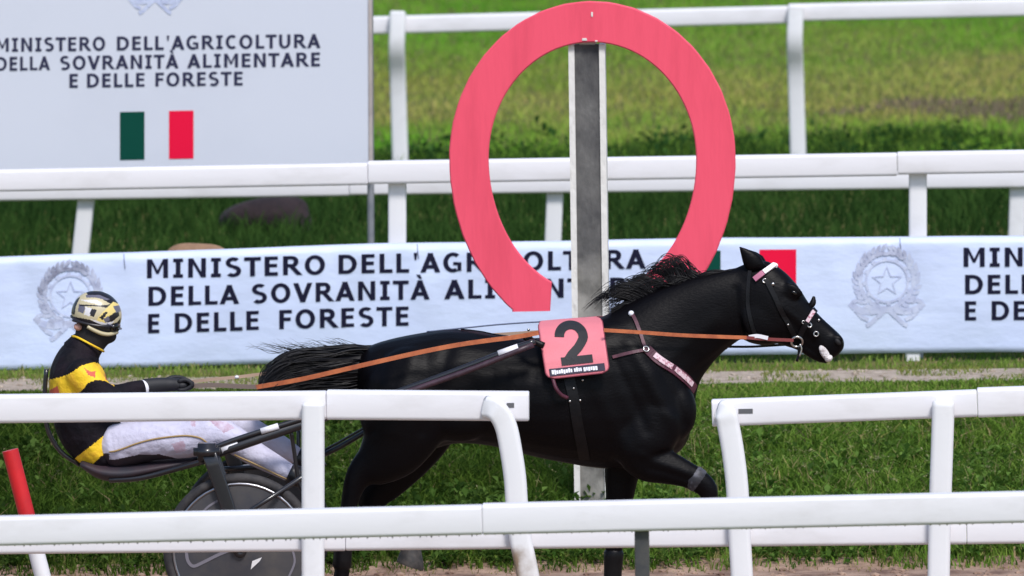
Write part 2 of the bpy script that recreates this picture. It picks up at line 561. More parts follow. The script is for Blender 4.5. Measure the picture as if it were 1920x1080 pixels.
# --- the bank between the track and the banner
def verge():
    parts = []
    n = 135000
    x = rng.uniform(-4.3, 4.6, n)
    y = rng.uniform(Y_TRACK1 - 0.03, 53.46, n)
    edge = Y_TRACK1 - 0.03 + 0.22 * vnoise(x * 3.1, y * 0 + 3, 5) * vnoise(x * 9, y * 0 + 8, 15)
    keep = (y > edge) & ((y > Y_TRACK1 + .45) | (rng.random(n) < 0.15 + 0.95 * vnoise(x * 6, y * 4, 71)))
    x, y = x[keep], y[keep]
    n = len(x)
    pat = vnoise(x * 2.6 + 50, y * 2.6, 1)
    trod = 1 - 0.6 * np.exp(-((x - 0.38) / 0.35) ** 2 - ((y - 49.9) / 0.5) ** 2)
    pat2 = vnoise(x * 7 + 9, y * 7, 2)
    hh = np.interp(y, [48.9, 49.35, 51.6, 52.6, 53.1, 53.5], [0.05, 0.12, 0.15, 0.085, 0.035, 0.02])
    h = hh * trod * (0.45 + 0.75 * pat) * (0.6 + 0.8 * rng.random(n))
    t = np.clip(0.15 + 0.55 * pat2 + 0.4 * (pat - 0.5) + rng.normal(0, 0.18, n) + np.interp(x, [-2.5, 0.5], [-0.16, 0.05]), 0, 1)
    col = mixc(G_DARK, G_MID, np.clip(t * 1.6, 0, 1))
    m2 = rng.random(n) < 0.30 * pat2
    col[m2] = mixc(G_MID, G_LIGHT, rng.random(m2.sum()))
    m3 = rng.random(n) < np.where(x > 0.6, 0.10, 0.035) * (0.3 + pat)
    col[m3] = mixc(G_YEL, G_TAN, rng.random(m3.sum()))
    top = (y > 52.6) & (rng.random(n) < 0.5)
    col[top] = mixc(G_MID, G_LIGHT, rng.random(top.sum()))
    parts.append(blades(x, y, h, 0.0055 + 0.006 * rng.random(n), 0.3 + 0.75 * rng.random(n), col))
    # tall flowering stems with pale heads
    k = 1100
    sx = rng.uniform(-3.6, 4.2, k)
    sx = sx[(rng.random(k) < np.where(sx > 0.5, 1.0, 0.35))]
    k = len(sx)
    sy = rng.uniform(50.2, 52.4, k)
    sh = rng.uniform(0.10, 0.21, k)
    parts.append(blades(sx, sy, sh, np.full(k, 0.004), 0.15 + 0.35 * rng.random(k), mixc(G_YEL, G_TAN, rng.random(k))))
    z = np.interp(sy, GYS, GZS) + sh * 0.9
    parts.append(leaves(sx, sy, z, 4, np.full(k, 0.018), 0.017, (0.20, 0.22, 0.08), (0.38, 0.36, 0.20)))
    # broad weeds
    k = 1000
    wx = rng.uniform(-4.0, 4.2, k)
    wy = rng.uniform(49.85, 52.3, k)
    wz = np.interp(wy, GYS, GZS) + 0.015
    parts.append(leaves(wx, wy, wz, 26, rng.uniform(0.05, 0.13, k), 0.050, (0.055, 0.12, 0.02), (0.19, 0.31, 0.07)))
    # ragged leafy edge hanging over the dirt
    k = 420
    wx = rng.uniform(-4.0, 4.2, k)
    wy = rng.uniform(48.98, 49.5, k) + 0.12 * vnoise(wx * 3, wx * 0, 77)
    wz = np.interp(wy, GYS, GZS) + 0.01
    parts.append(leaves(wx, wy, wz, 22, rng.uniform(0.03, 0.085, k), 0.042, (0.035, 0.085, 0.014), (0.15, 0.25, 0.055)))
    # dead straw lying at the edge
    k = 1600
    wx = rng.uniform(-4.0, 4.2, k)
    wy = rng.uniform(48.82, 49.25, k)
    parts.append(blades(wx, wy, rng.uniform(0.015, 0.06, k), np.full(k, 0.005), 1.0 + 1.5 * rng.random(k), mixc(G_YEL, G_TAN, rng.random(k))))
    # all tints scaled darker to the left of the finish post, lighter to its right
    parts = [(v_, t_2, c_ * np.interp(v_[:, 0] + 0.5 * (vnoise(v_[:, 0] * 1.5, v_[:, 1] * 1.5, 61) - .5), [-2.4, -0.6, 0.3, 1.2], [0.60, 0.68, 0.92, 1.10])[:, None]) for (v_, t_2, c_) in parts]
    v, t_, c = merge(parts)
    return obj('verge_grass', mesh_from_tris('verge_grass', v, t_, c), M_leaf, kind='stuff')
verge()

def short_strip():
    """thin grass behind and on the worn path."""
    n = 26000
    x = rng.uniform(-5, 5, n)
    y = rng.uniform(54.05, 56.6, n)
    pat = vnoise(x * 3, y * 3, 8)
    h = np.interp(y, [54.05, 54.4, 54.9, 55.1, 56.6], [0.012, 0.028, 0.032, 0.05, 0.14]) * (0.5 + pat) * (0.6 + 0.8 * rng.random(n))
    keep = (y > 54.28) | (rng.random(n) < 0.15)
    col = mixc(G_MID, G_LIGHT, np.clip(pat + rng.normal(0, 0.25, n), 0, 1))
    m3 = rng.random(n) < 0.22
    col[m3] = mixc(G_YEL, G_TAN, rng.random(m3.sum()))
    p1 = blades(x[keep], y[keep], h[keep], 0.006 + 0.004 * rng.random(keep.sum()), 0.3 + 0.5 * rng.random(keep.sum()), col[keep])
    k = 16000
    x = rng.uniform(-5, 5, k)
    y = rng.uniform(53.4, 54.4, k)
    cover = vnoise(x * 2.4 + 5, y * 3.5, 51) * .6 + vnoise(x * 9, y * 6, 52) * .4
    ok = cover > np.interp(x, [-2.4, -1.2, 0.6, 1.2], [0.42, 0.22, 0.36, 0.60]) - 0.5 * np.abs(y - 53.9) ** 1.5
    x, y = x[ok], y[ok]
    k = len(x)
    col = mixc(G_MID, G_YEL, rng.random(k))
    p2 = blades(x, y, 0.010 + 0.030 * rng.random(k), np.full(k, 0.006), 0.5 + 0.5 * rng.random(k), col)
    v, t_, c = merge([p1, p2])
    return obj('path_grass', mesh_from_tris('path_grass', v, t_, c), M_leaf, kind='stuff')
short_strip()

def infield():
    parts = []
    # dark, lush and unmown behind the banner
    n = 90000
    x = rng.uniform(-6.5, 6.5, n)
    y = rng.uniform(56.3, 77.0, n)
    pat = vnoise(x * 0.9 + 20, y * 0.5, 3)
    yj = y - 3.0 * (vnoise(x * 1.1 + 7, y * 0.3, 31) - 0.5) - 1.2 * (vnoise(x * 4, y, 32) - .5)
    keep = yj < 76.4
    x, y, yj, pat = x[keep], y[keep], yj[keep], pat[keep]
    n = len(x)
    h = np.interp(yj, [56, 60, 70, 73.5, 76, 77], [0.12, 0.15, 0.15, 0.15, 0.07, 0.05]) * (0.5 + 0.9 * pat) * (0.6 + 0.8 * rng.random(n))
    t = np.clip(0.25 + 0.5 * vnoise(x * 2.2, y * 1.0, 4) + rng.normal(0, 0.2, n), 0, 1)
    col = mixc((0.020, 0.052, 0.014), (0.058, 0.118, 0.026), t)
    m2 = (rng.random(n) < 0.25) & (y > 71)
    col[m2] = np.array(G_MID)
    parts.append(blades(x, y, h, 0.008 + 0.007 * rng.random(n), 0.25 + 0.5 * rng.random(n), col))
    k = 190
    wx = rng.uniform(-6.5, 6.5, k)
    wy = rng.uniform(71.6, 76.6, k)
    parts.append(leaves(wx, wy, np.zeros(k) + 0.01, 22, rng.uniform(0.06, 0.20, k), 0.07, (0.022, 0.062, 0.018), (0.06, 0.14, 0.03)))
    # dry and mown beyond
    n = 185000
    x = rng.uniform(-9.0, 9.0, n)
    y = rng.uniform(73.0, 116.0, n)
    pat = vnoise(x * 0.55 + 11, y * 0.22, 6)
    pat2 = vnoise(x * 1.8 + 3, y * 0.8, 7)
    dry = np.interp(y + 6 * (pat - 0.5) + 2.5 * (pat2 - 0.5) - 0.25 * x, [76, 78.5, 81, 87, 92, 96], [0.1, 0.45, 0.85, 0.75, 0.28, 0.0])
    dry = np.clip(dry + rng.normal(0, 0.13, n) + 0.55 * (vnoise(x * .8 + 40, y * .35, 41) - .5), 0, 1)
    green = mixc((0.12, 0.35, 0.03), (0.23, 0.45, 0.05), np.clip(pat2 + rng.normal(0, 0.2, n), 0, 1))
    tan = mixc((0.33, 0.38, 0.07), (0.53, 0.43, 0.15), np.clip(pat + rng.normal(0, 0.25, n), 0, 1))
    col = green * (1 - dry[:, None]) + tan * dry[:, None]
    br = ((x - 3.6) / 2.2) ** 2 + ((y - 80.8) / 1.9) ** 2 + 1.2 * (pat2 - 0.5)
    mb = (br < 1.0) & (rng.random(n) < 0.85)
    col[mb] = mixc((0.20, 0.15, 0.11), (0.29, 0.22, 0.165), rng.random(mb.sum()))
    h = np.interp(y, [76, 80, 92, 116], [0.07, 0.055, 0.05, 0.05]) * (0.6 + 0.8 * rng.random(n))
    parts.append(blades(x, y, h, 0.009 + 0.008 * rng.random(n), 0.3 + 0.5 * rng.random(n), col))
    v, t_, c = merge(parts)
    return obj('infield_grass', mesh_from_tris('infield_grass', v, t_, c), M_leaf, kind='stuff')
infield()

# stones on the path
def pebbles():
    bm = new()
    for _ in range(420):
        x, y = random.uniform(-4, 4), random.uniform(53.4, 54.3)
        r = random.uniform(0.006, 0.02)
        M = Matrix.Translation((x, y, ground_z(y) + r * 0.35)) @ Matrix.Rotation(random.random() * 6, 4, 'Z') @ Matrix.Diagonal((r * random.uniform(.7, 1.5), r, r * .6, 1))
        bmesh.ops.create_icosphere(bm, subdivisions=1, radius=1.0, matrix=M)
    obj('gravel', bm, M_path, kind='stuff')
    bm = new()
    for _ in range(700):
        x, y = random.uniform(-3.6, 3.6), random.uniform(47.7, 48.95)
        r = random.uniform(0.008, 0.028)
        M = Matrix.Translation((x, y, ZT + r * 0.3)) @ Matrix.Rotation(random.random() * 6, 4, 'Z') @ Matrix.Diagonal((r * random.uniform(.7, 1.5), r, r * .6, 1))
        bmesh.ops.create_icosphere(bm, subdivisions=1, radius=1.0, matrix=M)
    obj('dirt_clods', bm, M_track, kind='stuff')
pebbles()

# ------------------------------------------------------------------ fences
def rr_ring(c, n, b, ha, hb, rad, k=4):
    """rounded rectangle ring, half sizes ha along n, hb along b."""
    out = []
    for (sa, sb, a0) in ((1, 1, 0), (-1, 1, 90), (-1, -1, 180), (1, -1, 270)):
        for i in range(k + 1):
            t = R_(a0 + 90.0 * i / k)
            out.append(c + n * (sa * (ha - rad) + rad * math.cos(t)) + b * (sb * (hb - rad) + rad * math.sin(t)))
    return out

def sweep_rr(bm, pts, ha, hb, rad, bdir=YAX, sub=1, bevel_ends=0.004):
    q = [Vector(p) for p in (smooth_path([tuple(p) for p in pts], sub) if sub > 1 else pts)]
    rings = []
    for i, p in enumerate(q):
        t = (q[min(i + 1, len(q) - 1)] - q[max(i - 1, 0)]).normalized()
        b = (bdir - t * bdir.dot(t)).normalized()
        n = b.cross(t).normalized()
        if i == 0 and bevel_ends:
            rings.append(rr_ring(p, n, b, ha - bevel_ends, hb - bevel_ends, max(rad - bevel_ends, 0.001)))
            rings.append(rr_ring(p + t * bevel_ends, n, b, ha, hb, rad))
        elif i == len(q) - 1 and bevel_ends:
            rings.append(rr_ring(p - t * bevel_ends, n, b, ha, hb, rad))
            rings.append(rr_ring(p, n, b, ha - bevel_ends, hb - bevel_ends, max(rad - bevel_ends, 0.001)))
        else:
            rings.append(rr_ring(p, n, b, ha, hb, rad))
    loft(bm, rings)

def rail(parent, x0, yt0, yb0, x1, yt1, yb1, Y, depth=0.085, rad=0.018, mid=None, name='rail'):
    """a rail section from its upper and lower edge at both ends."""
    a = (P(x0, yt0, Y) + P(x0, yb0, Y)) / 2
    b = (P(x1, yt1, Y) + P(x1, yb1, Y)) / 2
    ha = 0.5 * abs(P(x0, yt0, Y).z - P(x0, yb0, Y).z)
    bm = new()
    pts = [a, b]
    if mid:
        pts = [a] + [(P(x, t, Y) + P(x, bt, Y)) / 2 for (x, t, bt) in mid] + [b]
    sweep_rr(bm, pts, ha, depth / 2, rad)
    return obj(name, bm, M_white, parent, smooth='keep' if False else False)

def post(parent, pts, Y, wpx, s, depth=0.06, rad=0.022, sub=5, material=None, name='post', bdir=YAX):
    q = [P(x, y, Y + yo) for (x, y, yo) in pts]
    bm = new()
    sweep_rr(bm, q, wpx / s / 2, depth / 2, min(rad, depth / 2 - .002, wpx / s / 2 - .002), bdir=bdir, sub=sub, bevel_ends=0.012)
    o = obj(name, bm, material or M_post, parent)
    for p in o.data.polygons:
        p.use_smooth = True
    return o

def shade_auto(o, ang=40):
    for p in o.data.polygons:
        p.use_smooth = True
    o.data.set_sharp_from_angle(angle=R_(ang))

# A: the hand rail nearest to the camera
YA = 40.0
A = thing('spectator_railing', 'long white rail nearest the camera with a row of water drops under it', 'railing', P(1203, 1500, YA))
shade_auto(rail(A, -260, 974, 1028, 904.6, 945.6, 1002, YA, 0.10, 0.016))
shade_auto(rail(A, 905.2, 944.4, 1001.2, 2200, 915.5, 972, YA, 0.10, 0.016))
bm = new()
sweep_rr(bm, [P(903.4, 974.3, YA) + Vector((-.012, 0, 0)), P(905.6, 974.2, YA) + Vector((.012, 0, 0))], 0.052, 0.043, 0.012)
obj('joint_sleeve', bm, M_joint, A)
for px in (1203, -700, 3100):
    z0 = ZT + 0.02
    top = P(px, 975, YA)
    bm = new()
    sweep_rr(bm, [Vector((top.x, YA + 0.01, z0 - 0.1)), Vector((top.x, YA + 0.01, top.z - 0.03))], 0.029, 0.025, 0.004)
    obj('post', bm, M_steel, A)
bm = new()
x = -60.0
while x < 1985:
    yb = (1028 + (1002.5 - 1028) * (x + 260) / 1163) if x < 903 else (1001 + (972 - 1001) * (x - 906) / 1294)
    r = random.uniform(0.0022, 0.0042)
    M = Matrix.Translation(P(x, yb, YA - 0.03) + Vector((0, 0, -r * 0.7))) @ Matrix.Diagonal((r, r, r * 1.35, 1))
    bmesh.ops.create_icosphere(bm, subdivisions=1, radius=1.0, matrix=M)
    x += random.choice((9, 12, 14, 17, 24))
M_drop = mat('water_drop', (0.25, 0.25, 0.28), 0.08, spec=0.6)
obj('water_drops', bm, M_drop, A, kind='stuff')

# B: running rail on the near side of the track
YB = 43.8
sB = FPX / YB
B = thing('running_rail', 'white running rail on curved posts with a gap in front of the horse', 'running rail', P(1100, 1290, YB))
for o in (rail(B, -320, 743, 796, 612, 732.2, 786.5, YB), rail(B, 612.7, 731, 786, 992, 734, 788.5, YB),
          rail(B, 1335, 749, 799, 1832, 728.2, 783, YB), rail(B, 1832.7, 727.2, 782, 2250, 713, 767, YB)):
    shade_auto(o)
for o in (rail(B, -320, 990, 1041, 648, 981, 1032, YB, name='lower_rail'), rail(B, 648.7, 980.5, 1031.5, 1812, 968, 1020, YB, name='lower_rail'),
          rail(B, 1812.7, 967.5, 1019.5, 2250, 962, 1013, YB, name='lower_rail')):
    shade_auto(o)
YP = -0.075
post(B, [(587, 754, YP), (587, 800, YP), (587, 940, YP), (587, 1080, YP), (588, 1300, YP)], YB, 43, sB)
post(B, [(1769, 750, YP), (1767, 820, YP), (1763, 940, YP), (1760, 1080, YP), (1757, 1300, YP)], YB, 42, sB)
post(B, [(217 - 390, 762, YP), (215 - 390, 940, YP), (214 - 390, 1300, YP)], YB, 43, sB)
post(B, [(2150, 740, YP), (2147, 940, YP), (2143, 1300, YP)], YB, 43, sB)
post(B, [(908, 762, -0.045), (930, 769, YP), (948, 798, YP), (959, 850, YP), (966, 900, YP), (969, 945, YP), (976, 1010, YP), (991, 1085, YP), (1030, 1300, YP)], YB, 42, sB, material=M_postmud)
post(B, [(1350, 770, -0.045), (1361, 777, YP), (1366, 800, YP), (1374, 845, YP), (1381, 900, YP), (1384, 945, YP), (1387, 1010, YP), (1391, 1080, YP), (1402, 1300, YP)], YB, 42, sB)
def slot(x, y, wpx, hpx):
    bm = new()
    a = P(x, y, YB - 0.0425)
    box(bm, a, wpx / sB, 0.004, hpx / sB, 0.0)
    obj('slot', bm, M_slot, B)
slot(957, 760, 14, 9)
slot(1398, 771, 27, 9)

# marker pole
YM = 45.3
sM = FPX / YM
mk = thing('marker_pole', 'leaning red and white striped marker pole at the left edge', 'pole', P(120, 1250, YM))
def polepart(a, b, material):
    bm = new()
    tube(bm, [P(*a, YM), P(*b, YM)], 15.5 / sM, 16, 1)
    bmesh.ops.bevel(bm, geom=[e for e in bm.edges if len(e.link_faces) == 2 and abs(e.calc_face_angle(0)) > 1], offset=0.006, segments=2, affect='EDGES')
    shade_auto(obj('pole_segment', bm, material, mk))
polepart((19, 844), (57, 992), M_red)
polepart((57.3, 993), (97, 1146), M_post)
polepart((97.3, 1147), (135, 1290), M_red)

# C1: rail fence the banner hangs on
YC = 55.0
sC = FPX / YC
C1 = thing('banner_fence', 'white rail fence standing behind the banner, between finish post and billboard', 'fence', P(960, 690, YC), 'white rail fences across the infield')
for o in (rail(C1, -500, 327, 368, 690, 305.0, 346.5, YC, 0.10, 0.018), rail(C1, 690.7, 302, 344.6, 1682, 287.5, 328, YC, 0.10, 0.018),
          rail(C1, 1682.8, 285, 327, 2500, 272, 314, YC, 0.10, 0.018)):
    shade_auto(o)
for o in (rail(C1, -500, 512, 545, 700, 470, 505, YC, 0.06, 0.015, name='lower_rail'), rail(C1, 702, 470, 505, 2500, 448, 482, YC, 0.06, 0.015, name='lower_rail')):
    shade_auto(o)
for (x, yb) in ((-230, 712), (745, 698), (1721, 688)):
    yt = 345 - (x + 500) * 0.016
    q = [P(x, yt, YC + 0.055), P(x, 500, YC + 0.055)]
    foot = P(x - 8, yb, YC + 0.055)
    foot.z = -0.06
    bm = new()
    sweep_rr(bm, [q[0], q[1], foot], 17 / sC, 0.04, 0.016, bevel_ends=0.005)
    shade_auto(obj('post', bm, M_post, C1))
bm = new()
q = P(1712, 676, YC - 0.09)
sweep_rr(bm, [Vector((q.x, q.y, -0.06)), Vector((q.x, q.y, q.z + 0.18))], 14 / sC, 0.03, 0.014, bevel_ends=0.008)
shade_auto(obj('foot_stake', bm, M_post, C1))

# C2: second fence some metres behind it
YE = 62.0
sE = FPX / YE
C2 = thing('rear_fence', 'second white rail fence running just behind the banner fence, mostly hidden by its rail', 'fence', P(960, 560, YE), 'white rail fences across the infield')
for o in (rail(C2, -500, 350, 383.5, 655, 334, 366, YE, 0.09, 0.016), rail(C2, 655.8, 333, 365.5, 2500, 312, 345, YE, 0.09, 0.016)):
    shade_auto(o)
for (x, xb) in ((163, 148), (1041, 1036), (1909, 1905)):
    yt = 372 - (x + 500) * 0.014
    q = P(x, yt, YE + 0.05)
    foot = P(xb, 560, YE + 0.05)
    foot = foot + (foot - q) * 0.2
    foot.z = -0.05
    bm = new()
    sweep_rr(bm, [q, foot], 15.5 / sE, 0.04, 0.014, bevel_ends=0.005)
    shade_auto(obj('post', bm, M_post, C2))

# D: far fence
YD = 72.0
sD = FPX / YD
D = thing('far_fence', 'farthest white rail fence, on the pale grass beside and behind the billboard', 'fence', P(1490, 330, YD), 'white rail fences across the infield')
for o in (rail(D, -400, 59.5, 92, 1478, 11.5, 43, YD, 0.10, 0.018), rail(D, 1478.8, 7.5, 39.5, 2400, -13, 19, YD, 0.10, 0.018)):
    shade_auto(o)
for x in (0, 745, 1491, 2236):
    yt = 21 - (x - 745) * 0.0135
    q = [P(x + 1, yt, YD - 0.09), P(x, yt + 35, YD - 0.10), P(x - 1, yt + 72, YD - 0.09), P(x + 1, yt + 130, YD + 0.02), P(x + 5, yt + 260, YD + 0.06)]
    f = P(x + 7, yt + 320, YD + 0.06)
    f.z = -0.05
    q.append(f)
    bm = new()
    sweep_rr(bm, q, 15 / sD, 0.045, 0.02, sub=4, bevel_ends=0.012)
    shade_auto(obj('post', bm, M_post, D))

# ------------------------------------------------------------------ lettering (drawn from strokes)
T_ = 0.245
def bar(x0, y0, x1, y1):
    return [(x0, y0), (x1, y0), (x1, y1), (x0, y1)]
def diag(x0, y0, x1, y1, w_):
    return [(x0, y0), (x0 + w_, y0), (x1 + w_, y1), (x1, y1)]
def arc(cx, cy, rx, ry, a0, a1, tx=T_, ty=0.19, k=10):
    out = []
    for i in range(k):
        p, q = R_(a0 + (a1 - a0) * i / k), R_(a0 + (a1 - a0) * (i + 1) / k)
        out.append([(cx + rx * math.cos(p), cy + ry * math.sin(p)), (cx + rx * math.cos(q), cy + ry * math.sin(q)),
                    (cx + (rx - tx) * math.cos(q), cy + (ry - ty) * math.sin(q)), (cx + (rx - tx) * math.cos(p), cy + (ry - ty) * math.sin(p))])
    return out
HB = 0.185
def glyph(ch):
    t, h = T_, HB
    if ch == 'I':
        return .66, [bar(.08, 0, .58, h), bar(.08, 1 - h, .58, 1), bar(.33 - t / 2, h, .33 + t / 2, 1 - h)]
    if ch == 'E':
        return .84, [bar(.1, 0, .1 + t, 1), bar(.1 + t, 0, .76, h), bar(.1 + t, 1 - h, .76, 1), bar(.1 + t, .43, .72, .43 + h)]
    if ch == 'F':
        return .80, [bar(.1, 0, .1 + t, 1), bar(.1 + t, 1 - h, .76, 1), bar(.1 + t, .42, .70, .42 + h)]
    if ch == 'L':
        return .78, [bar(.1, 0, .1 + t, 1), bar(.1 + t, 0, .76, h)]
    if ch == 'T':
        return .86, [bar(.01, 1 - h, .85, 1), bar(.43 - t / 2, 0, .43 + t / 2, 1 - h)]
    if ch == 'M':
        return 1.26, [bar(.1, 0, .1 + t, 1), bar(1.16 - t, 0, 1.16, 1), [(.1 + t, 1), (.1 + t, .72), (.57, .22), (.63, .42)], [(1.16 - t, 1), (1.16 - t, .72), (.69, .22), (.63, .42)], [(.57, .22), (.69, .22), (.63, .42)]]
    if ch == 'N':
        return 1.10, [bar(.1, 0, .1 + t, 1), bar(1.0 - t, 0, 1.0, 1), [(.1 + t, 1), (.1 + t, .70), (1.0 - t, 0), (1.0 - t, .30)]]
    if ch in 'AÀ':
        g = [diag(0, 0, .40, 1, t * 1.08), diag(1.02 - t * 1.08, 0, .62 - t * 1.08, 1, t * 1.08), bar(.25, .2, .77, .2 + h)]
        if ch == 'À':
            g.append([(.30, 1.30), (.52, 1.30), (.62, 1.08), (.48, 1.08)])
        return 1.02, g
    if ch == 'V':
        return 1.0, [diag(0, 1, .38, 0, t * 1.08), diag(1.0 - t * 1.08, 1, .62 - t * 1.08, 0, t * 1.08)]
    if ch == 'O':
        return 1.16, arc(.58, .5, .51, .52, 0, 360, k=24)
    if ch == 'C':
        return .98, arc(.56, .5, .49, .52, 52, 308, k=18)
    if ch == 'G':
        return 1.10, arc(.57, .5, .50, .52, 50, 300, k=18) + [bar(.80, .05, 1.0, .50), bar(.58, .36, .80, .52)]
    if ch == 'D':
        return 1.10, [bar(.1, 0, .1 + t, 1), bar(.1 + t, 0, .50, h), bar(.1 + t, 1 - h, .50, 1)] + arc(.50, .5, .53, .5, -90, 90, t, h, 14)
    if ch == 'R':
        return 1.04, [bar(.1, 0, .1 + t, 1), bar(.1 + t, 1 - h, .55, 1), bar(.1 + t, .40, .55, .40 + h)] + arc(.55, .70, .33, .30, -90, 90, t, h, 10) + [diag(.80, 0, .42, .42, t * 1.15)]
    if ch == 'U':
        return 1.08, [bar(.1, .42, .1 + t, 1), bar(.98 - t, .42, .98, 1)] + arc(.54, .42, .44, .44, 180, 360, t, .17, 14)
    if ch == 'S':
        return .92, arc(.46, .735, .38, .285, 40, 270, .235, .18, 14) + arc(.46, .29, .40, .31, -140, 90, .235, .185, 14)
    if ch == "'":
        return .40, [[(.13, 1.02), (.33, 1.02), (.27, .64), (.19, .64)]]
    return .45, []

def letter_polys(words_, cap):
    """words_: (text, x_start, x_end, baseline fn); yields pixel polygons."""
    out = []
    for (txt, xs, xe, base) in words_:
        gl = [glyph(c) for c in txt]
        gap = 0.075
        tot = sum(g[0] for g in gl) + gap * (len(gl) - 1)
        k = (xe - xs) / tot
        x = xs
        for (wd, ps) in gl:
            for p in ps:
                out.append([(x + a * k, base(x + a * k) - b * cap) for (a, b) in p])
            x += (wd + gap) * k
    return out

def polys_to_bm(polys, fmap, lift=0.0004):
    bm = new()
    for i, p in enumerate(polys):
        # constant winding, tiny step in depth between neighbours that overlap
        ar = sum(p[j][0] * p[(j + 1) % len(p)][1] - p[(j + 1) % len(p)][0] * p[j][1] for j in range(len(p)))
        q = p if ar < 0 else list(reversed(p))
        vs = [bm.verts.new(fmap(a, b, lift * 0.25 * (1 + i % 23))) for (a, b) in q]
        try:
            bm.faces.new(vs)
        except ValueError:
            pass
    return bm

def emblem_polys(cx, cy, wd, ht):
    """republic emblem: star on a cog wheel between two branches tied with a ribbon. Returns groups."""
    X = lambda u: cx + u * wd / 2
    Yf = lambda v: cy - v * ht / 2
    mp = lambda pts: [(X(u), Yf(v)) for (u, v) in pts]
    star, gear, left, right, rib = [], [], [], [], []
    cyv = 0.10
    def sp(r1, r2):
        o = []
        for i in range(10):
            r = r1 if i % 2 == 0 else r2
            a = R_(90 + 36 * i)
            o.append((r * math.cos(a), cyv + r * math.sin(a) * wd / ht))
        return o
    o1, o2 = sp(.44, .19), sp(.37, .15)
    for i in range(10):
        j = (i + 1) % 10
        star.append(mp([o1[i], o1[j], o2[j], o2[i]]))
    for i in range(36):
        a0, a1 = R_(i * 10), R_(i * 10 + 10)
        ro = .60 if i % 3 else .66
        f = wd / ht
        gear.append(mp([(ro * math.cos(a0), cyv + ro * math.sin(a0) * f), (ro * math.cos(a1), cyv + ro * math.sin(a1) * f),
                        (.54 * math.cos(a1), cyv + .54 * math.sin(a1) * f), (.54 * math.cos(a0), cyv + .54 * math.sin(a0) * f)]))
    def leaf(c, ang, L, wl):
        ca, sa = math.cos(ang), math.sin(ang)
        pts = [(0, 0), (.3, .8), (.65, .9), (1, 0), (.65, -.9), (.3, -.8)]
        return [(c[0] + (p[0] * L) * ca - p[1] * wl * sa, c[1] + (p[0] * L) * sa + p[1] * wl * ca) for p in pts]
    rl = random.Random(3)
    for side, dst in ((-1, left), (1, right)):
        for i in range(17):
            a = R_(258 - i * 9.7) if side < 0 else R_(-78 + i * 9.7)
            f = wd / ht
            c = (.78 * math.cos(a), .12 + .80 * math.sin(a) * f)
            tang = a - math.pi / 2 if side < 0 else a + math.pi / 2
            for s2 in (-1, 1):
                dst.append(mp(leaf(c, tang + s2 * 0.55 + rl.uniform(-.15, .15), .24 + rl.uniform(-.03, .04), .055)))
    # ribbon
    def ribbon(pts, w0):
        o = []
        for a, b in zip(pts[:-1], pts[1:]):
            dx, dy = b[0] - a[0], b[1] - a[1]
            L = math.hypot(dx, dy)
            nx, ny = -dy / L * w0, dx / L * w0
            o.append(mp([(a[0] + nx, a[1] + ny), (b[0] + nx, b[1] + ny), (b[0] - nx, b[1] - ny), (a[0] - nx, a[1] - ny)]))
        return o
    for s2 in (-1, 1):
        rib += ribbon([(s2 * 1.0, -.42), (s2 * .86, -.55), (s2 * .68, -.62), (s2 * .46, -.64), (s2 * .22, -.60), (0, -.58)], .085)
        rib += ribbon([(s2 * .94, -.40), (s2 * .80, -.36), (s2 * .66, -.42)], .05)
        rib += ribbon([(s2 * .10, -.64), (s2 * .26, -.78), (s2 * .44, -.93), (s2 * .56, -.98)], .055)
        rib += ribbon([(s2 * .86, -.60), (s2 * .70, -.76), (s2 * .50, -.84)], .05)
    return star, gear, left, right, rib

def seq(pts):
    return lambda x: interp(pts, x)

# ------------------------------------------------------------------ banner
YBN = 54.86
B_TOP = [(-600, 503), (0, 482), (272, 472.5), (700, 457), (1040, 452), (1350, 446.5), (1920, 442.5), (2600, 438)]
B_BOT = [(-600, 708), (0, 694), (272, 688), (420, 684), (700, 677), (1350, 665), (1920, 660), (2600, 655)]
def banner_pt(x, y, lift=0.0):
    t, b = interp(B_TOP, x), interp(B_BOT, x)
    v = (y - t) / (b - t)
    p = P(x, y, YBN)
    wob = 0.014 * math.sin(x * 0.011 + 1.3 * v) + 0.006 * math.sin(x * 0.031 + y * 0.02) + 0.010 * math.sin(x * 0.0049 + 2 + v * 2.2) * v
    # diagonal pulls near the ties
    for (tx, am) in ((40, 1.0), (250, -.7), (640, .8), (780, -1.0), (1290, .7), (1690, 1.0), (1560, -.6)):
        d = (x - tx - 60 * (v - .2))
        wob += 0.011 * am * math.exp(-(d / 26.0) ** 2) * math.exp(-((v - .22) / .38) ** 2)
    if v < 0.07:
        wob += 0.030 * ((0.07 - v) / 0.07) ** 2
    return Vector((p.x, p.y + wob - lift, p.z))
bn = thing('ministry_banner', 'long white ministry banner with navy lettering tied along the rail fence behind the horse', 'banner', P(700, 690, YBN))
bm = new()
xs = list(range(-560, 2520, 11))
vsn = [0, .02, .045, .07] + [0.07 + 0.93 * i / 18 for i in range(1, 19)]
grid = []
for x in xs:
    t, b = interp(B_TOP, x), interp(B_BOT, x)
    grid.append([bm.verts.new(banner_pt(x, t + (b - t) * v)) for v in vsn])
for a, b in zip(grid[:-1], grid[1:]):
    for i in range(len(vsn) - 1):
        bm.faces.new((a[i], a[i + 1], b[i + 1], b[i]))
bo = obj('fabric', bm, M_banner, bn, smooth=True)
sm = bo.modifiers.new('thickness', 'SOLIDIFY')
sm.thickness = 0.002
sm.offset = 1.0 if True else 0
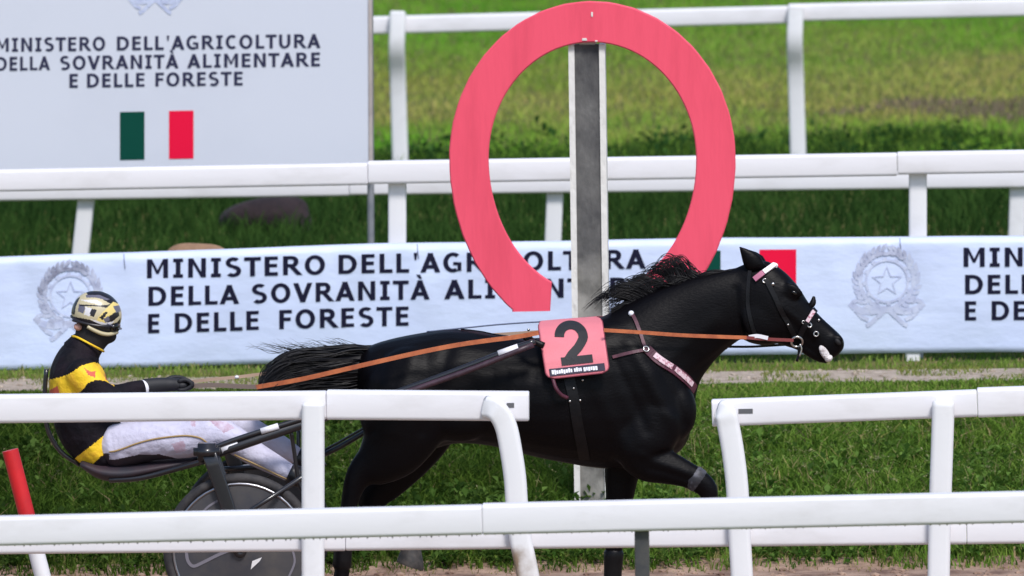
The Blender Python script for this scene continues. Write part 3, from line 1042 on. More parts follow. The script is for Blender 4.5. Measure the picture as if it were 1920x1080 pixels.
# keep the printed side where it is: the thickness grows away from the camera
bo.data.update()
nrm = sum((p.normal for p in bo.data.polygons), Vector())
sm.offset = -1.0 if nrm.y < 0 else 1.0
L1 = seq([(272, 522), (740, 511.5), (1210, 503.5), (1802, 500.5), (2500, 497)])
L2 = seq([(272, 573.5), (800, 561), (1215, 556), (1802, 551.5), (2500, 548)])
L3 = seq([(272, 624.5), (768, 610.5), (1215, 606), (1802, 601), (2500, 597)])
wordsB = []
for o in (0, 1531):
    wordsB += [('MINISTERO', 272 + o, 612 + o, L1), ("DELL'AGRICOLTURA", 631 + o, 1211 + o, L1),
               ('DELLA', 275 + o, 449 + o, L2), ('SOVRANITÀ', 470 + o, 806 + o, L2), ('ALIMENTARE', 833 + o, 1214 + o, L2),
               ('E', 275 + o, 302 + o, L3), ('DELLE', 325 + o, 488 + o, L3), ('FORESTE', 520 + o, 769 + o, L3)]
wordsB = [q for q in wordsB if q[1] < 2450]
obj('lettering', polys_to_bm(letter_polys(wordsB, 36.0), lambda a, b, l: banner_pt(a, b, 0.002 + l)), M_ink, bn, smooth='keep')
def flag_quads(x0, x1, y0, y1, slope, nx=6, ny=8):
    out = []
    for i in range(nx):
        for j in range(ny):
            a, b = x0 + (x1 - x0) * i / nx, x0 + (x1 - x0) * (i + 1) / nx
            c, d = y0 + (y1 - y0) * j / ny, y0 + (y1 - y0) * (j + 1) / ny
            out.append([(a, c + slope * (a - x0)), (b, c + slope * (b - x0)), (b, d + slope * (b - x0)), (a, d + slope * (a - x0))])
    return out
def flag_bm(quads, f, l):
    return polys_to_bm(quads, lambda a, b, _l: f(a, b, l), 0)
for o in (0, -1531):
    y0 = 471 if o == 0 else 503
    obj('green_flag_stripe', flag_bm(flag_quads(1281 + o, 1351 + o, y0, y0 + 140, -.012), banner_pt, .0025), M_fgreen, bn, smooth='keep')
    obj('red_flag_stripe', flag_bm(flag_quads(1424 + o, 1493 + o, y0 - 3, y0 + 137, -.012), banner_pt, .0025), M_fred, bn, smooth='keep')
def put_emblem(cx, cy, wd, ht, f, parent, mats3):
    st, ge, le, ri, rb = emblem_polys(cx, cy, wd, ht)
    n = len(le)
    pale = st + ge + [p for i, p in enumerate(rb) if i % 2] + ri[: n // 3]
    mid = [p for i, p in enumerate(rb) if not i % 2] + le[: n // 3] + ri[n // 3: 2 * n // 3 + 4] + le[n // 3: n // 2]
    dark = le[n // 2:] + ri[2 * n // 3 + 4:]
    sh = dict(smooth='keep')
    e = obj('emblem', polys_to_bm(mid, lambda a, b, l: f(a, b, 0.0018 + l), 0.0003), mats3[0], parent, **sh)
    for nm, ps, mm, dl in (('cog_and_star', pale, mats3[1], 0.0034), ('leaf_tips', dark, mats3[2], 0.005)):
        c = obj(nm, polys_to_bm(ps, lambda a, b, l, dl=dl: f(a, b, dl + l), 0.0003), mm, None, **sh)
        c.parent = e
put_emblem(132, 563, 134, 152, banner_pt, bn, (M_emb1, M_emb2, M_emb3))
put_emblem(1663, 535, 138, 154, banner_pt, bn, (M_emb2, M_emb2, M_emb1))
# ties holding the banner to the rail
for x in (232, 782, 1687):
    bm = new()
    t = interp(B_TOP, x)
    tube(bm, [banner_pt(x, t + 3, 0.004), banner_pt(x + 1, t + 14, 0.004), banner_pt(x + 3, t + 30, 0.004)], 0.0022, 6, 1)
    obj('tie', bm, M_bluecord, bn)

# ------------------------------------------------------------------ billboard
YS = 58.0
sS = FPX / YS
bb = thing('billboard', 'large white billboard with navy lettering and a green and red flag above the rail', 'billboard', P(294, 560, YS))
bx0, bx1, bt, bbm = -104, 689, -275, 332
def board_pt(x, y, lift=0.0):
    p = P(x, y, YS)
    return Vector((p.x, p.y - lift, p.z))
bm = new()
f = [board_pt(bx0, bt), board_pt(bx1, bt - 8), board_pt(bx1 + 2, bbm - 8), board_pt(bx0, bbm)]
fv = [bm.verts.new(p) for p in f]
bv = [bm.verts.new(p + Vector((0, 0.035, 0))) for p in f]
bm.faces.new(fv)
bm.faces.new(list(reversed(bv)))
for i in range(4):
    fc = bm.faces.new((fv[i], fv[(i + 1) % 4], bv[(i + 1) % 4], bv[i]))
    fc.material_index = 1
obj('panel', bm, [M_board, M_board_edge], bb)
# side frame strips and legs
bm = new()
sweep_rr(bm, [board_pt(691.5, bt - 10) + Vector((0.004, .02, 0)), board_pt(694, bbm) + Vector((0.004, .02, 0))], 0.011, 0.028, 0.003)
obj('side_frame', bm, M_board_edge, bb)
for (x, xo) in ((691, 3), (-100, 3)):
    top, bot = board_pt(x, -260), board_pt(x + xo, 560)
    bot.z = -0.1
    bm = new()
    tube(bm, [top + Vector((0, .068, 0)), bot + Vector((0, .068, 0))], 6.5 / sS, 12, 1)
    shade_auto(obj('leg', bm, M_greysteel, bb))
S1 = seq([(-20, 97.5), (600, 89.5)])
S2 = seq([(-20, 133), (600, 124)])
S3 = seq([(120, 164.5), (460, 160)])
wS = [('MINISTERO', -10, 199, S1), ("DELL'AGRICOLTURA", 217, 601, S1), ('DELLA', -9, 94, S2), ('SOVRANITÀ', 111, 335, S2),
      ('ALIMENTARE', 351, 602, S2), ('E', 128, 148, S3), ('DELLE', 161, 273, S3), ('FORESTE', 289, 457, S3)]
obj('lettering', polys_to_bm(letter_polys(wS, 26.0), lambda a, b, l: board_pt(a, b, 0.002 + l)), M_ink2, bb, smooth='keep')
obj('green_flag_stripe', flag_bm(flag_quads(225, 271, 210, 300, -.02, 1, 1), board_pt, .003), M_fgreen, bb, smooth='keep')
obj('red_flag_stripe', flag_bm(flag_quads(317, 363, 208, 298, -.02, 1, 1), board_pt, .003), M_fred, bb, smooth='keep')
put_emblem(291, -37, 108, 126, board_pt, bb, (M_emb2, M_emb2, M_emb1))

# ------------------------------------------------------------------ mound and stone behind the banner
def lump(name, cx, cy, rx, ry, Y, seed, material, label, cat, squash=1.0):
    s = FPX / Y
    bm = new()
    c = P(cx, cy, Y)
    bmesh.ops.create_icosphere(bm, subdivisions=4, radius=1.0, matrix=Matrix.Identity(4))
    rl = random.Random(seed)
    dirs = [(Vector((rl.gauss(0, 1), rl.gauss(0, 1), rl.gauss(0, 1))).normalized(), rl.uniform(.08, .22), rl.uniform(3, 7)) for _ in range(16)]
    for v in bm.verts:
        d = v.co.normalized()
        k = 1.0
        for (q, am, sh) in dirs:
            k += am * (math.exp(sh * (d.dot(q) - 1)) - .25)
        v.co = Vector((d.x * rx / s * k, d.y * rx / s * .7 * k, d.z * ry / s * k)) + c
    return tag(obj(name, bm, material, None, smooth=True), label, cat)
lump('earth_mound', 507, 412, 122, 74, 66.0, 5, M_mound, 'low dark brown mound on the grass under the billboard', 'mound')
lump('tan_boulder', 362, 490, 66, 62, 57.0, 9, M_tan, 'rounded tan stone showing just above the banner, under the billboard', 'stone')

# ------------------------------------------------------------------ finish post
YF = 50.2
sF = FPX / YF
fp = thing('finish_post', 'tall weathered finish post carrying a big coral pink open ring', 'finish post', P(1108, 940, YF))
pt, pb = P(1100, 84, YF), P(1112, 985, YF)
pb = pb + (pb - pt) * 0.12
ax = (pb - pt).normalized()
side = Vector((0, 1, 0)).cross(ax).normalized()
if side.x < 0:
    side = -side
bm = new()
def prism(bm, a, b, half, y0, y1, off0=0.0, off1=None, n=1):
    off1 = off0 if off1 is None else off1
    ring = lambda p, o: [p + side * (o - half) + Vector((0, y0, 0)), p + side * (o + half) + Vector((0, y0, 0)), p + side * (o + half) + Vector((0, y1, 0)), p + side * (o - half) + Vector((0, y1, 0))]
    loft(bm, [ring(a + (b - a) * i / n, off0 + (off1 - off0) * i / n) for i in range(n + 1)])
prism(bm, pt, pb, 23 / sF, 0.0, 0.12)
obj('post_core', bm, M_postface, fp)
for sgn in (-1, 1):
    bm = new()
    prism(bm, pt - ax * 0.002, pb, 5.6 / sF, -0.012, 0.135, sgn * 28.8 / sF)
    obj('edge_board', bm, M_postedge, fp)
bm = new()
a = P(1102, 84, YF - 0.01)
box(bm, a + Vector((-.004, .06, 0.014)), 34 / sF, 0.09, 11 / sF, 0.006)
obj('cap_block', bm, M_postedge, fp)
# ring
rc = P(1111, 297, YF)
def ring_pts():
    out = []
    n = 84
    for k in range(n + 1):
        t = k / n
        ao, ai = R_(235.0 - 290.0 * t), R_(246.0 - 312.0 * t)
        jag = 0.0010 * math.sin(k * 2.3)
        oy = 296 if math.sin(ao) >= 0 else 345
        iy = 219 if math.sin(ai) >= 0 else 253
        out.append((Vector((195 / sF * math.cos(ai), 0, iy / sF * math.sin(ai))), Vector(((269 / sF + jag) * math.cos(ao), 0, (oy / sF + jag) * math.sin(ao)))))
    # square off the lower ends to a level cut
    zl = P(1000, 583, YF).z - rc.z
    return out, zl
rp, zl = ring_pts()
def to_level(i_pt, dirv):
    k = (zl - i_pt.z) / dirv.z
    return i_pt + dirv * k
bm = new()
front = [(i, o) for (i, o) in rp]
out_end = Vector((P(961, 585, YF).x - rc.x, 0, zl))
in_end = Vector((P(1032, 583, YF).x - rc.x, 0, zl + 0.002))
front.insert(0, (in_end, out_end))
mir = lambda v: Vector((-v.x, 0, v.z))
front.append((mir(in_end), mir(out_end)))
rings = []
for (i, o) in front:
    e = 0.006
    d = (o - i).normalized()
    y0, y1 = -0.045, -0.014
    rings.append([rc + i + d * e + Vector((0, y0, 0)), rc + o - d * e + Vector((0, y0, 0)), rc + o + Vector((0, y0 + e, 0)), rc + o + Vector((0, y1, 0)),
                  rc + i + Vector((0, y1, 0)), rc + i + Vector((0, y0 + e, 0))])
loft(bm, rings)
obj('ring', bm, M_ring, fp)
for (x, y, a, b) in ((1110, 27, 3.5, 9), (1096, 74, 9, 5), (1118, 77, 5, 3)):
    bm = new()
    q = P(x, y, YF - 0.047)
    box(bm, q, a / sF, 0.004, b / sF, 0.0015)
    obj('chipped_paint', bm, M_postedge, fp)

# ------------------------------------------------------------------ horse
YH = 47.0
hs = 400.0
hoof_base = P(1150, 1165, YH)
horse = thing('trotting_horse', 'black horse at full trot to the right, pulling the sulky', 'horse', (hoof_base.x, YH, ZT))
bm = new()
def pair_loft(bm, secs, e=1.0, sub=3, k=24):
    """secs: top (x, y), bottom (x, y), half width in metres, y offset."""
    flat = [(*P(*t, YH + yo), *P(*b, YH + yo), hw) for (t, b, hw, yo) in secs]
    rings = []
    for q in smooth_path(flat, sub):
        a, b, hw = Vector(q[0:3]), Vector(q[3:6]), q[6]
        c = (a + b) / 2
        n = (a - b) / 2
        rings.append(ell_ring(c, n.normalized(), YAX, n.length, hw, k, e))
    loft(bm, rings)
pair_loft(bm, [((668, 672), (676, 772), .07, 0), ((690, 650), (692, 815), .16, 0), ((730, 636), (730, 842), .235, 0), ((790, 624), (785, 850), .265, 0), ((850, 617), (850, 832), .27, 0),
               ((920, 624), (920, 836), .265, 0), ((1000, 634), (1000, 856), .285, 0), ((1060, 622), (1060, 868), .285, 0), ((1110, 600), (1112, 877), .265, 0),
               ((1160, 586), (1165, 879), .235, 0), ((1220, 600), (1222, 868), .215, 0), ((1262, 650), (1268, 852), .18, 0), ((1288, 705), (1290, 825), .13, 0), ((1297, 745), (1298, 790), .06, 0)], 0.92)
pair_loft(bm, [((1120, 600), (1270, 830), .19, 0), ((1155, 579), (1300, 765), .165, 0), ((1200, 556), (1311, 720), .135, 0), ((1255, 533), (1330, 690), .108, 0), ((1310, 516), (1355, 662), .095, 0),
               ((1355, 506), (1384, 640), .085, 0), ((1392, 500), (1405, 622), .075, 0)], 0.95)
pair_loft(bm, [((1378, 503), (1372, 598), .055, 0), ((1400, 493), (1382, 625), .075, 0), ((1436, 488), (1402, 642), .092, 0), ((1468, 506), (1436, 648), .100, 0), ((1493, 532), (1464, 643), .088, 0),
               ((1520, 572), (1488, 642), .068, 0), ((1543, 597), (1508, 650), .056, 0), ((1564, 616), (1524, 662), .053, 0), ((1579, 631), (1543, 672), .052, 0), ((1584, 644), (1560, 672), .040, 0), ((1582, 654), (1570, 668), .02, 0)], 0.92)
# lower lip and jaw
px_limb(bm, [(1470, 634, 14, .06, 0), (1500, 648, 10, .04, 0), (1530, 668, 9, .034, 0), (1551, 676, 7, .028, 0)], YH)
# brow and cheek relief
for sg in (-1, 1):
    ellipsoid(bm, P(1428, 600, YH + sg * .072), 40 / hs, .028, 38 / hs)
    ellipsoid(bm, P(1488, 545, YH + sg * .074), 20 / hs, .017, 12 / hs, R_(35))
    ellipsoid(bm, P(1569, 637, YH + sg * .042), 13 / hs, .016, 11 / hs)
    # muscle masses
    ellipsoid(bm, P(775, 735, YH + sg * .14), 88 / hs, .135, 88 / hs)
    ellipsoid(bm, P(1215, 720, YH + sg * .12), 40 / hs, .10, 110 / hs, R_(-24))
    ellipsoid(bm, P(1265, 770, YH + sg * .10), 42 / hs, .08, 58 / hs)
    ellipsoid(bm, P(1180, 810, YH + sg * .14), 58 / hs, .075, 60 / hs, R_(-20))
    ellipsoid(bm, P(860, 780, YH + sg * .15), 70 / hs, .11, 50 / hs)
ellipsoid(bm, P(670, 884, YH - .155), 15 / hs, .03, 14 / hs)
N, Fr = -0.155, 0.155
# near hind, pushing off behind
px_limb(bm, [(775, 735, 92, .14, N), (755, 790, 86, .13, N), (735, 838, 66, .105, N), (706, 868, 47, .075, N), (680, 886, 31, .052, N), (665, 908, 22, .043, N), (655, 945, 17, .034, N), (647, 1000, 15, .030, N), (641, 1070, 15, .030, N), (636, 1100, 17, .034, N), (622, 1125, 13, .030, N), (612, 1138, 13, .03, N)], YH)
# far hind, swinging forward under the body
px_limb(bm, [(805, 740, 85, .13, Fr), (792, 800, 66, .11, Fr), (765, 850, 52, .085, Fr), (728, 898, 40, .062, Fr), (700, 932, 30, .050, Fr), (700, 962, 23, .042, Fr), (722, 992, 16, .033, Fr), (746, 1012, 14, .03, Fr), (765, 1026, 16, .034, Fr), (768, 1036, 13, .03, Fr)], YH)
# near fore, raised and folded
px_limb(bm, [(1225, 770, 66, .10, -.12), (1205, 832, 58, .095, -.14), (1212, 864, 40, .07, -.14), (1250, 876, 33, .056, -.14), (1290, 891, 25, .046, -.14), (1318, 908, 22, .042, -.14), (1330, 926, 18, .036, -.14), (1326, 958, 14, .028, -.14), (1318, 984, 14, .028, -.14), (1308, 998, 16, .032, -.14), (1290, 1000, 13, .029, -.14), (1276, 996, 13, .029, -.14)], YH)
# far fore, planted
px_limb(bm, [(1215, 770, 60, .10, .12), (1185, 838, 52, .085, .14), (1168, 880, 36, .062, .14), (1163, 920, 29, .052, .14), (1158, 965, 24, .045, .14), (1154, 1000, 23, .043, .14), (1151, 1032, 17, .034, .14), (1149, 1080, 14, .028, .14), (1147, 1110, 17, .033, .14), (1156, 1134, 14, .03, .14)], YH)
body = obj('body', bm, M_coat, horse)
bake(body, 0.0105, 10)
RIDGES = [  # muscle and bone relief: path, width px, height in mm
    ([(1180, 640), (1215, 700), (1255, 770), (1275, 815)], 13, 7), ([(1150, 660), (1185, 730), (1215, 800)], 10, -7), ([(1120, 720), (1150, 780), (1180, 840)], 14, 7),
    ([(1225, 660), (1265, 730), (1285, 790)], 8, -6), ([(1385, 640), (1345, 668), (1300, 700)], 10, -7), ([(1340, 600), (1290, 640), (1230, 690)], 16, 5),
    ([(1392, 540), (1396, 590), (1412, 630), (1440, 643)], 9, 6), ([(1380, 540), (1384, 590), (1396, 632)], 7, -7), ([(1466, 572), (1500, 600), (1530, 626)], 6, 5),
    ([(1470, 590), (1500, 618), (1525, 642)], 6, -5), ([(1480, 530), (1496, 536), (1508, 552)], 5, 5), ([(1470, 552), (1486, 562), (1502, 560)], 4, -4),
    ([(845, 650), (828, 700), (812, 760), (800, 800)], 14, -9), ([(780, 650), (765, 720), (745, 800)], 16, 7), ([(720, 660), (712, 730), (706, 800)], 10, -7),
    ([(880, 700), (890, 760), (880, 810)], 18, -6), ([(1290, 880), (1240, 862), (1205, 845)], 7, 5), ([(1300, 897), (1260, 882), (1220, 872)], 6, -5)]
RIDGES += [([(930 + 26 * i, 690), (922 + 26 * i, 760), (915 + 26 * i, 820)], 6, -1.2) for i in range(7)]
def add_relief(o):
    me = o.data
    n = len(me.vertices)
    co = np.zeros(n * 3, np.float32)
    no = np.zeros(n * 3, np.float32)
    me.vertices.foreach_get('co', co)
    me.vertices.foreach_get('normal', no)
    co, no = co.reshape(-1, 3).astype(float), no.reshape(-1, 3)
    disp = np.zeros(n)
    for (pts, wd, hh) in RIDGES:
        q = [P(x, y, YH) for (x, y) in smooth_path(pts, 5)]
        best = np.full(n, 1e9)
        for a, b in zip(q[:-1], q[1:]):
            ab = np.array([b.x - a.x, b.z - a.z])
            ap = np.stack([co[:, 0] - a.x, co[:, 2] - a.z], 1)
            t = np.clip((ap @ ab) / max(ab @ ab, 1e-9), 0, 1)
            d = np.hypot(ap[:, 0] - t * ab[0], ap[:, 1] - t * ab[1])
            best = np.minimum(best, d)
        disp += hh * .001 * np.exp(-(best / (wd / hs)) ** 2)
    disp *= np.clip(np.abs(no[:, 1]) * 1.6, 0, 1)
    co = co + no * disp[:, None]
    me.vertices.foreach_set('co', co.astype(np.float32).ravel())
    me.update()
add_relief(body)
HB_BM = bmesh.new()
HB_BM.from_mesh(body.data)
HBVH = BVHTree.FromBMesh(HB_BM)

# hooves
def hoof(x, y, yo, ang, wpx=19):
    c = P(x, y, YH + yo)
    bm = new()
    Mx = Matrix.Translation(c) @ Matrix.Rotation(ang, 4, 'Y')
    rings = []
    for (z, r, dx) in ((.045, .040, -.008), (.0, .052, .004), (-.035, .060, .012), (-.045, .058, .012)):
        rings.append([Mx @ Vector((dx + r * 1.12 * math.cos(t), r * math.sin(t), z)) for t in [2 * math.pi * i / 18 for i in range(18)]])
    loft(bm, rings)
    shade_auto(obj('hoof', bm, M_hoof, horse))
hoof(600, 1152, N, R_(38))
hoof(770, 1043, Fr, R_(20))
hoof(1262, 990, -.14, R_(75))
g = P(1162, 1160, YH + .14)
gp = to_px(Vector((g.x, g.y, ZT + 0.046)))
hoof(gp[0], gp[1], .14, 0)

# ears
def ear(tip, b0, b1, yo, parent=horse):
    bm = new()
    t = P(*tip, YH + yo * 1.15)
    a, b = P(*b0, YH + yo), P(*b1, YH + yo)
    rings = []
    for i, (f_, wv) in enumerate(((-.25, .85), (0, 1.0), (.3, .95), (.6, .66), (.85, .3), (1.0, .05))):
        c = (a + b) / 2 + (t - (a + b) / 2) * f_ + (b - a) * 0.10 * math.sin(max(f_, 0) * 3.1)
        n = (b - a) / 2 * wv
        rings.append(ell_ring(c, n.normalized(), YAX, max(n.length, .002), max(.026 * wv, .002), 12))
    loft(bm, rings)
    obj('ear', bm, M_coat, horse, smooth=True)
ear((1387, 463), (1397, 502), (1432, 491), -.05)
ear((1392, 466), (1400, 501), (1436, 489), .05)

def hit(px, py, lift=0.0):
    d = ray(px, py).normalized()
    co, no, ix, ds = HBVH.ray_cast(cam_loc, d)
    if co is None:
        co, no, ix, ds = HBVH.find_nearest(P(px, py, YH - .05))
    return co + no * lift, no

def body_blob(name, px, py, rx, rz, ry, material, rot=0.0, parent=horse, lift=0.0):
    p, n = hit(px, py, lift)
    bm = new()
    ellipsoid(bm, p, rx, ry, rz, rot)
    return obj(name, bm, material, parent, smooth=True)
body_blob('eye', 1489, 549, .015, .010, .009, M_eye, R_(35), lift=-.003)
body_blob('nostril', 1571, 641, .018, .011, .008, M_nostril, R_(50))
bm = new()
fa, fan = hit(1539, 648, -.004)
fb = P(1553, 676, fa.y)
ellipsoid(bm, (fa + fb) / 2, .019, .016, .042, R_(-30))
ellipsoid(bm, fb + Vector((.002, 0, .010)), .020, .018, .016, R_(-30))
obj('froth_on_mouth', bm, M_lip, horse, smooth=True)

# mane
def strands(name, gen, n, material, parent, r=0.0035, k=4):
    bm = new()
    for i in range(n):
        pts, rr = gen(i)
        tube(bm, pts, rr, k, 3, lambda t: max(0.12, (1 - t) ** .7))
    return obj(name, bm, material, parent, smooth=True)
CREST = [(1150, 580), (1200, 557), (1255, 534), (1310, 517), (1355, 507), (1388, 501)]
MLOCKS = []
rm = random.Random(21)
for _ in range(16):      # the lock thrown up over the middle of the neck
    x0 = rm.uniform(1262, 1322)
    MLOCKS.append((x0, rm.uniform(52, 98), rm.uniform(12, 44), rm.uniform(.2, 1.0), 11))
for _ in range(24):      # long hair streaming back over the withers
    x0 = rm.uniform(1188, 1262)
    MLOCKS.append((x0, rm.uniform(50, 108), rm.uniform(4, 34), rm.uniform(.4, 1.4), 13))
for _ in range(26):      # short hair lying along the crest
    x0 = rm.uniform(1165, 1388)
    MLOCKS.append((x0, rm.uniform(26, 48), rm.uniform(0, 6), rm.uniform(.5, 1.0), 9))
MSTR = [(k, j) for k, l in enumerate(MLOCKS) for j in range(l[4])]
def mane_gen(i):
    k, j = MSTR[i]
    x0, L, lift, droop, _n = MLOCKS[k]
    rk = random.Random(k * 7)
    yo = rk.uniform(-.025, .03)
    sway = rk.gauss(0, .03)
    dx, dl_ = random.gauss(0, 5), random.gauss(0, 3.5)
    x = x0 + dx
    y = interp(CREST, x) + random.uniform(2, 9)
    L2 = L * random.uniform(.75, 1.08)
    pts = []
    for t in (0, .25, .5, .75, 1.0):
        px = x - L2 * t - dx * .5 * t
        py = y + 24 * (L2 * t / 85.0) - (lift + dl_) * math.sin(t * 2.4) * 1.25 + droop * 10 * t * t
        if lift < 7:
            py = interp(CREST, px) + 3 - lift * math.sin(t * 3.0) + dl_ * t
        pts.append(P(px, py, YH + yo + sway * t))
    return pts, random.uniform(.0016, .0036)
strands('mane', mane_gen, len(MSTR), M_hair, horse)

# tail
def tail_gen(i):
    u = random.random()
    yo = random.gauss(0, .035)
    wander = random.gauss(0, .16)
    fly = random.choice((0, 0, 0, 0, 0, 0, random.uniform(0, 10)))
    v = random.random() ** .8           # 0 top edge, 1 bottom edge
    top = [(705, 650), (660, 648), (610, 652), (560, 657), (520, 672), (493, 700), (484, 738)]
    bot = [(705, 735), (664, 748), (625, 752), (588, 754), (552, 758), (522, 764), (500, 772)]
    pts = []
    end = random.randint(4, 6)
    for j in range(end + 1):
        vj = min(1.0, max(0.0, v + wander * (j / 6.0)))
        px = top[j][0] * (1 - vj) + bot[j][0] * vj + random.uniform(-5, 5)
        py = top[j][1] * (1 - vj) + bot[j][1] * vj + random.uniform(-3, 3) - fly * (j / 6.0) ** 2
        pts.append(P(px, py, YH + yo * (.3 + .5 * j)))
    return pts, random.uniform(.002, .0065)
tl = strands('tail', tail_gen, 1300, M_hair, horse, k=5)
bm = new()
px_limb(bm, [(712, 672, 24, .05, 0), (670, 690, 32, .07, 0), (620, 698, 37, .085, 0), (570, 706, 38, .09, 0), (532, 716, 32, .085, 0), (510, 730, 22, .07, 0)], YH)
c = obj('tail_core', bm, M_hair, None, smooth=True)
c.parent = tl
def tail_stray(i):
    a = random.uniform(0, 1)
    x0, y0 = 690 - 165 * a, 650 + 12 * a
    pts = [P(x0, y0, YH), P(x0 - 22, y0 - random.uniform(0, 9), YH - .01), P(x0 - 48, y0 - random.uniform(4, 18), YH - .02), P(x0 - 66, y0 - random.uniform(4, 24), YH - .02)]
    return pts, .0014
c = strands('stray_tail_hairs', tail_stray, 42, M_hair, None)
c.parent = tl

# boots on the legs
def boot(name, secs, label=None, material=None):
    bm = new()
    px_limb(bm, secs, YH, k=16)
    o = obj(name, bm, material or M_boot, horse, smooth=True)
    return o
boot('knee_boot', [(1300, 895, 24, .047, -.14), (1310, 902, 23.5, .046, -.14)])
boot('shin_boot', [(652, 960, 18.5, .037, N), (645, 1010, 17.5, .034, N), (641, 1062, 17.5, .034, N)], material=M_leather)
boot('shin_boot', [(1151, 1036, 19, .038, .14), (1149, 1075, 17, .033, .14), (1148, 1100, 18, .035, .14)], material=M_leather)

# ------------------------------------------------------------------ straps laid on the coat
def strap(bm, path, wpx, lift=0.004, thick=0.004, sub=5, s=400.0):
    pts = smooth_path(path, sub)
    q = [hit(p[0], p[1], lift) for p in pts]
    # smooth the normals and points
    co = [a for a, b in q]
    no = [b for a, b in q]
    for _ in range(2):
        co = [co[0]] + [(co[i - 1] + co[i] * 2 + co[i + 1]) / 4 for i in range(1, len(co) - 1)] + [co[-1]]
        no = [no[0]] + [(no[i - 1] + no[i] * 2 + no[i + 1]).normalized() for i in range(1, len(no) - 1)] + [no[-1]]
    rings = []
    for i in range(len(co)):
        t = (co[min(i + 1, len(co) - 1)] - co[max(i - 1, 0)]).normalized()
        n = (no[i] - t * t.dot(no[i])).normalized()
        b = t.cross(n)
        ww = wpx / s / 2
        c = co[i]
        rings.append([c + b * ww - n * .006, c + b * ww + n * thick, c - b * ww + n * thick, c - b * ww - n * .006])
    loft(bm, rings)
def ringlet(name, px, py, r, tk, material, parent, lift=.006, Y=None):
    if Y is None:
        p, n = hit(px, py, lift)
    else:
        p, n = P(px, py, Y), Vector((0, -1, 0))
    bm = new()
    M = Matrix.Translation(p) @ n.to_track_quat('Z', 'Y').to_matrix().to_4x4()
    rings = []
    for i in range(20):
        a = 2 * math.pi * i / 20
        d = Vector((math.cos(a), math.sin(a), 0))
        rings.append([M @ (d * r + d * tk * math.cos(b) + Vector((0, 0, tk * math.sin(b)))) for b in [2 * math.pi * j / 8 for j in range(8)]])
    vs = [[bm.verts.new(p_) for p_ in r_] for r_ in rings]
    for i in range(20):
        for j in range(8):
            bm.faces.new((vs[i][j], vs[i][(j + 1) % 8], vs[(i + 1) % 20][(j + 1) % 8], vs[(i + 1) % 20][j]))
    return obj(name, bm, material, parent, smooth=True)
def stud(name, px, py, r, material, parent, lift=.006):
    p, n = hit(px, py, lift)
    bm = new()
    bmesh.ops.create_icosphere(bm, subdivisions=2, radius=r, matrix=Matrix.Translation(p))
    return obj(name, bm, material, parent, smooth=True)

br = thing('bridle', 'black bridle with a white and pink browband on the horse head', 'bridle', P(1450, 560, YH))
bm = new()
strap(bm, [(1457, 494), (1446, 502), (1432, 512)], 9, .010, .006)
obj('browband', bm, M_whitestrap, br)
bm = new()
strap(bm, [(1431, 512.5), (1424, 518), (1415, 525)], 10, .010, .006)
obj('browband_end', bm, M_pinkband, br)
bm = new()
strap(bm, [(1436, 524), (1452, 555), (1466, 585), (1480, 612), (1490, 630)], 9, .005, .005)
obj('cheek_strap', bm, M_leather, br)
bm = new()
strap(bm, [(1408, 500), (1404, 530), (1402, 570), (1410, 610), (1420, 636)], 7, .005, .004)
obj('throat_strap', bm, M_leather, br)
bm = new()
strap(bm, [(1527, 582), (1516, 598), (1508, 612), (1498, 632)], 10, .006, .005)
obj('noseband', bm, M_leather, br)
bm = new()
strap(bm, [(1523, 585), (1516, 596), (1511, 604)], 7, .012, .004)
obj('noseband_trim', bm, M_pinkstrap, br)
bm = new()
px_limb(bm, [(1518, 577, 5, .016, 0), (1524, 568, 6, .018, 0), (1526, 557, 3, .010, 0)], YH, k=10)
obj('overcheck_loop', bm, M_leather, br, smooth=True)
ringlet('bit_ring', 1494, 638, .027, .0055, M_chrome, br, .014)
ringlet('buckle', 1434, 527, .009, .0035, M_chrome, br)
stud('stud', 1449, 533, .009, M_chrome, br)
stud('stud', 1477, 608, .006, M_chrome, br)
stud('stud', 1534, 601, .007, M_chrome, br)
ringlet('buckle', 1517, 610, .010, .0035, M_chrome, br)
ringlet('buckle', 1530, 626, .011, .003, M_chrome, br)
ringlet('buckle', 1506, 604, .007, .003, M_chrome, br)
bm = new()
px_tube(bm, [(1497, 650, -.085), (1498, 662, -.085), (1494, 678, -.085)], .0065, YH)
obj('bit_shank', bm, M_leather, br, smooth=True)
bm = new()
px_tube(bm, [(1500, 645, -.09), (1503, 655, -.09), (1499, 668, -.09)], .004, YH)
obj('bit_shank', bm, M_chrome, br, smooth=True)

hn = thing('harness', 'plum and black racing harness with a pale lettered breast strap across the chest', 'harness', P(1150, 700, YH))
bm = new()
strap(bm, [(1186, 590), (1194, 606), (1200, 625), (1206, 645), (1211, 657)], 6.5, .006, .004)
obj('neck_strap', bm, M_plum, hn)
stud('rosette', 1184, 589, .014, M_capt, hn)
bm = new()
strap(bm, [(1212, 655), (1235, 676), (1262, 693), (1285, 710), (1301, 730)], 18, .006, .004)
obj('breast_strap', bm, M_plum, hn)
bm = new()
strap(bm, [(1226, 666), (1243, 679), (1258, 688.5)], 11, .011, .004)
strap(bm, [(1264, 692), (1280, 705), (1295, 721)], 10, .011, .004)
obj('breast_strap_print', bm, M_pinkstrap, hn)
bm = new()
strap(bm, [(1209, 657), (1180, 662), (1148, 670)], 6, .006, .004)
obj('side_strap', bm, M_plum, hn)
ringlet('ring', 1210, 656, .013, .004, M_chrome, hn, .012)
bm = new()
strap(bm, [(1062, 690), (1074, 740), (1082, 790), (1090, 830), (1096, 860)], 20, .005, .005)
obj('girth', bm, M_leather, hn)
bm = new()
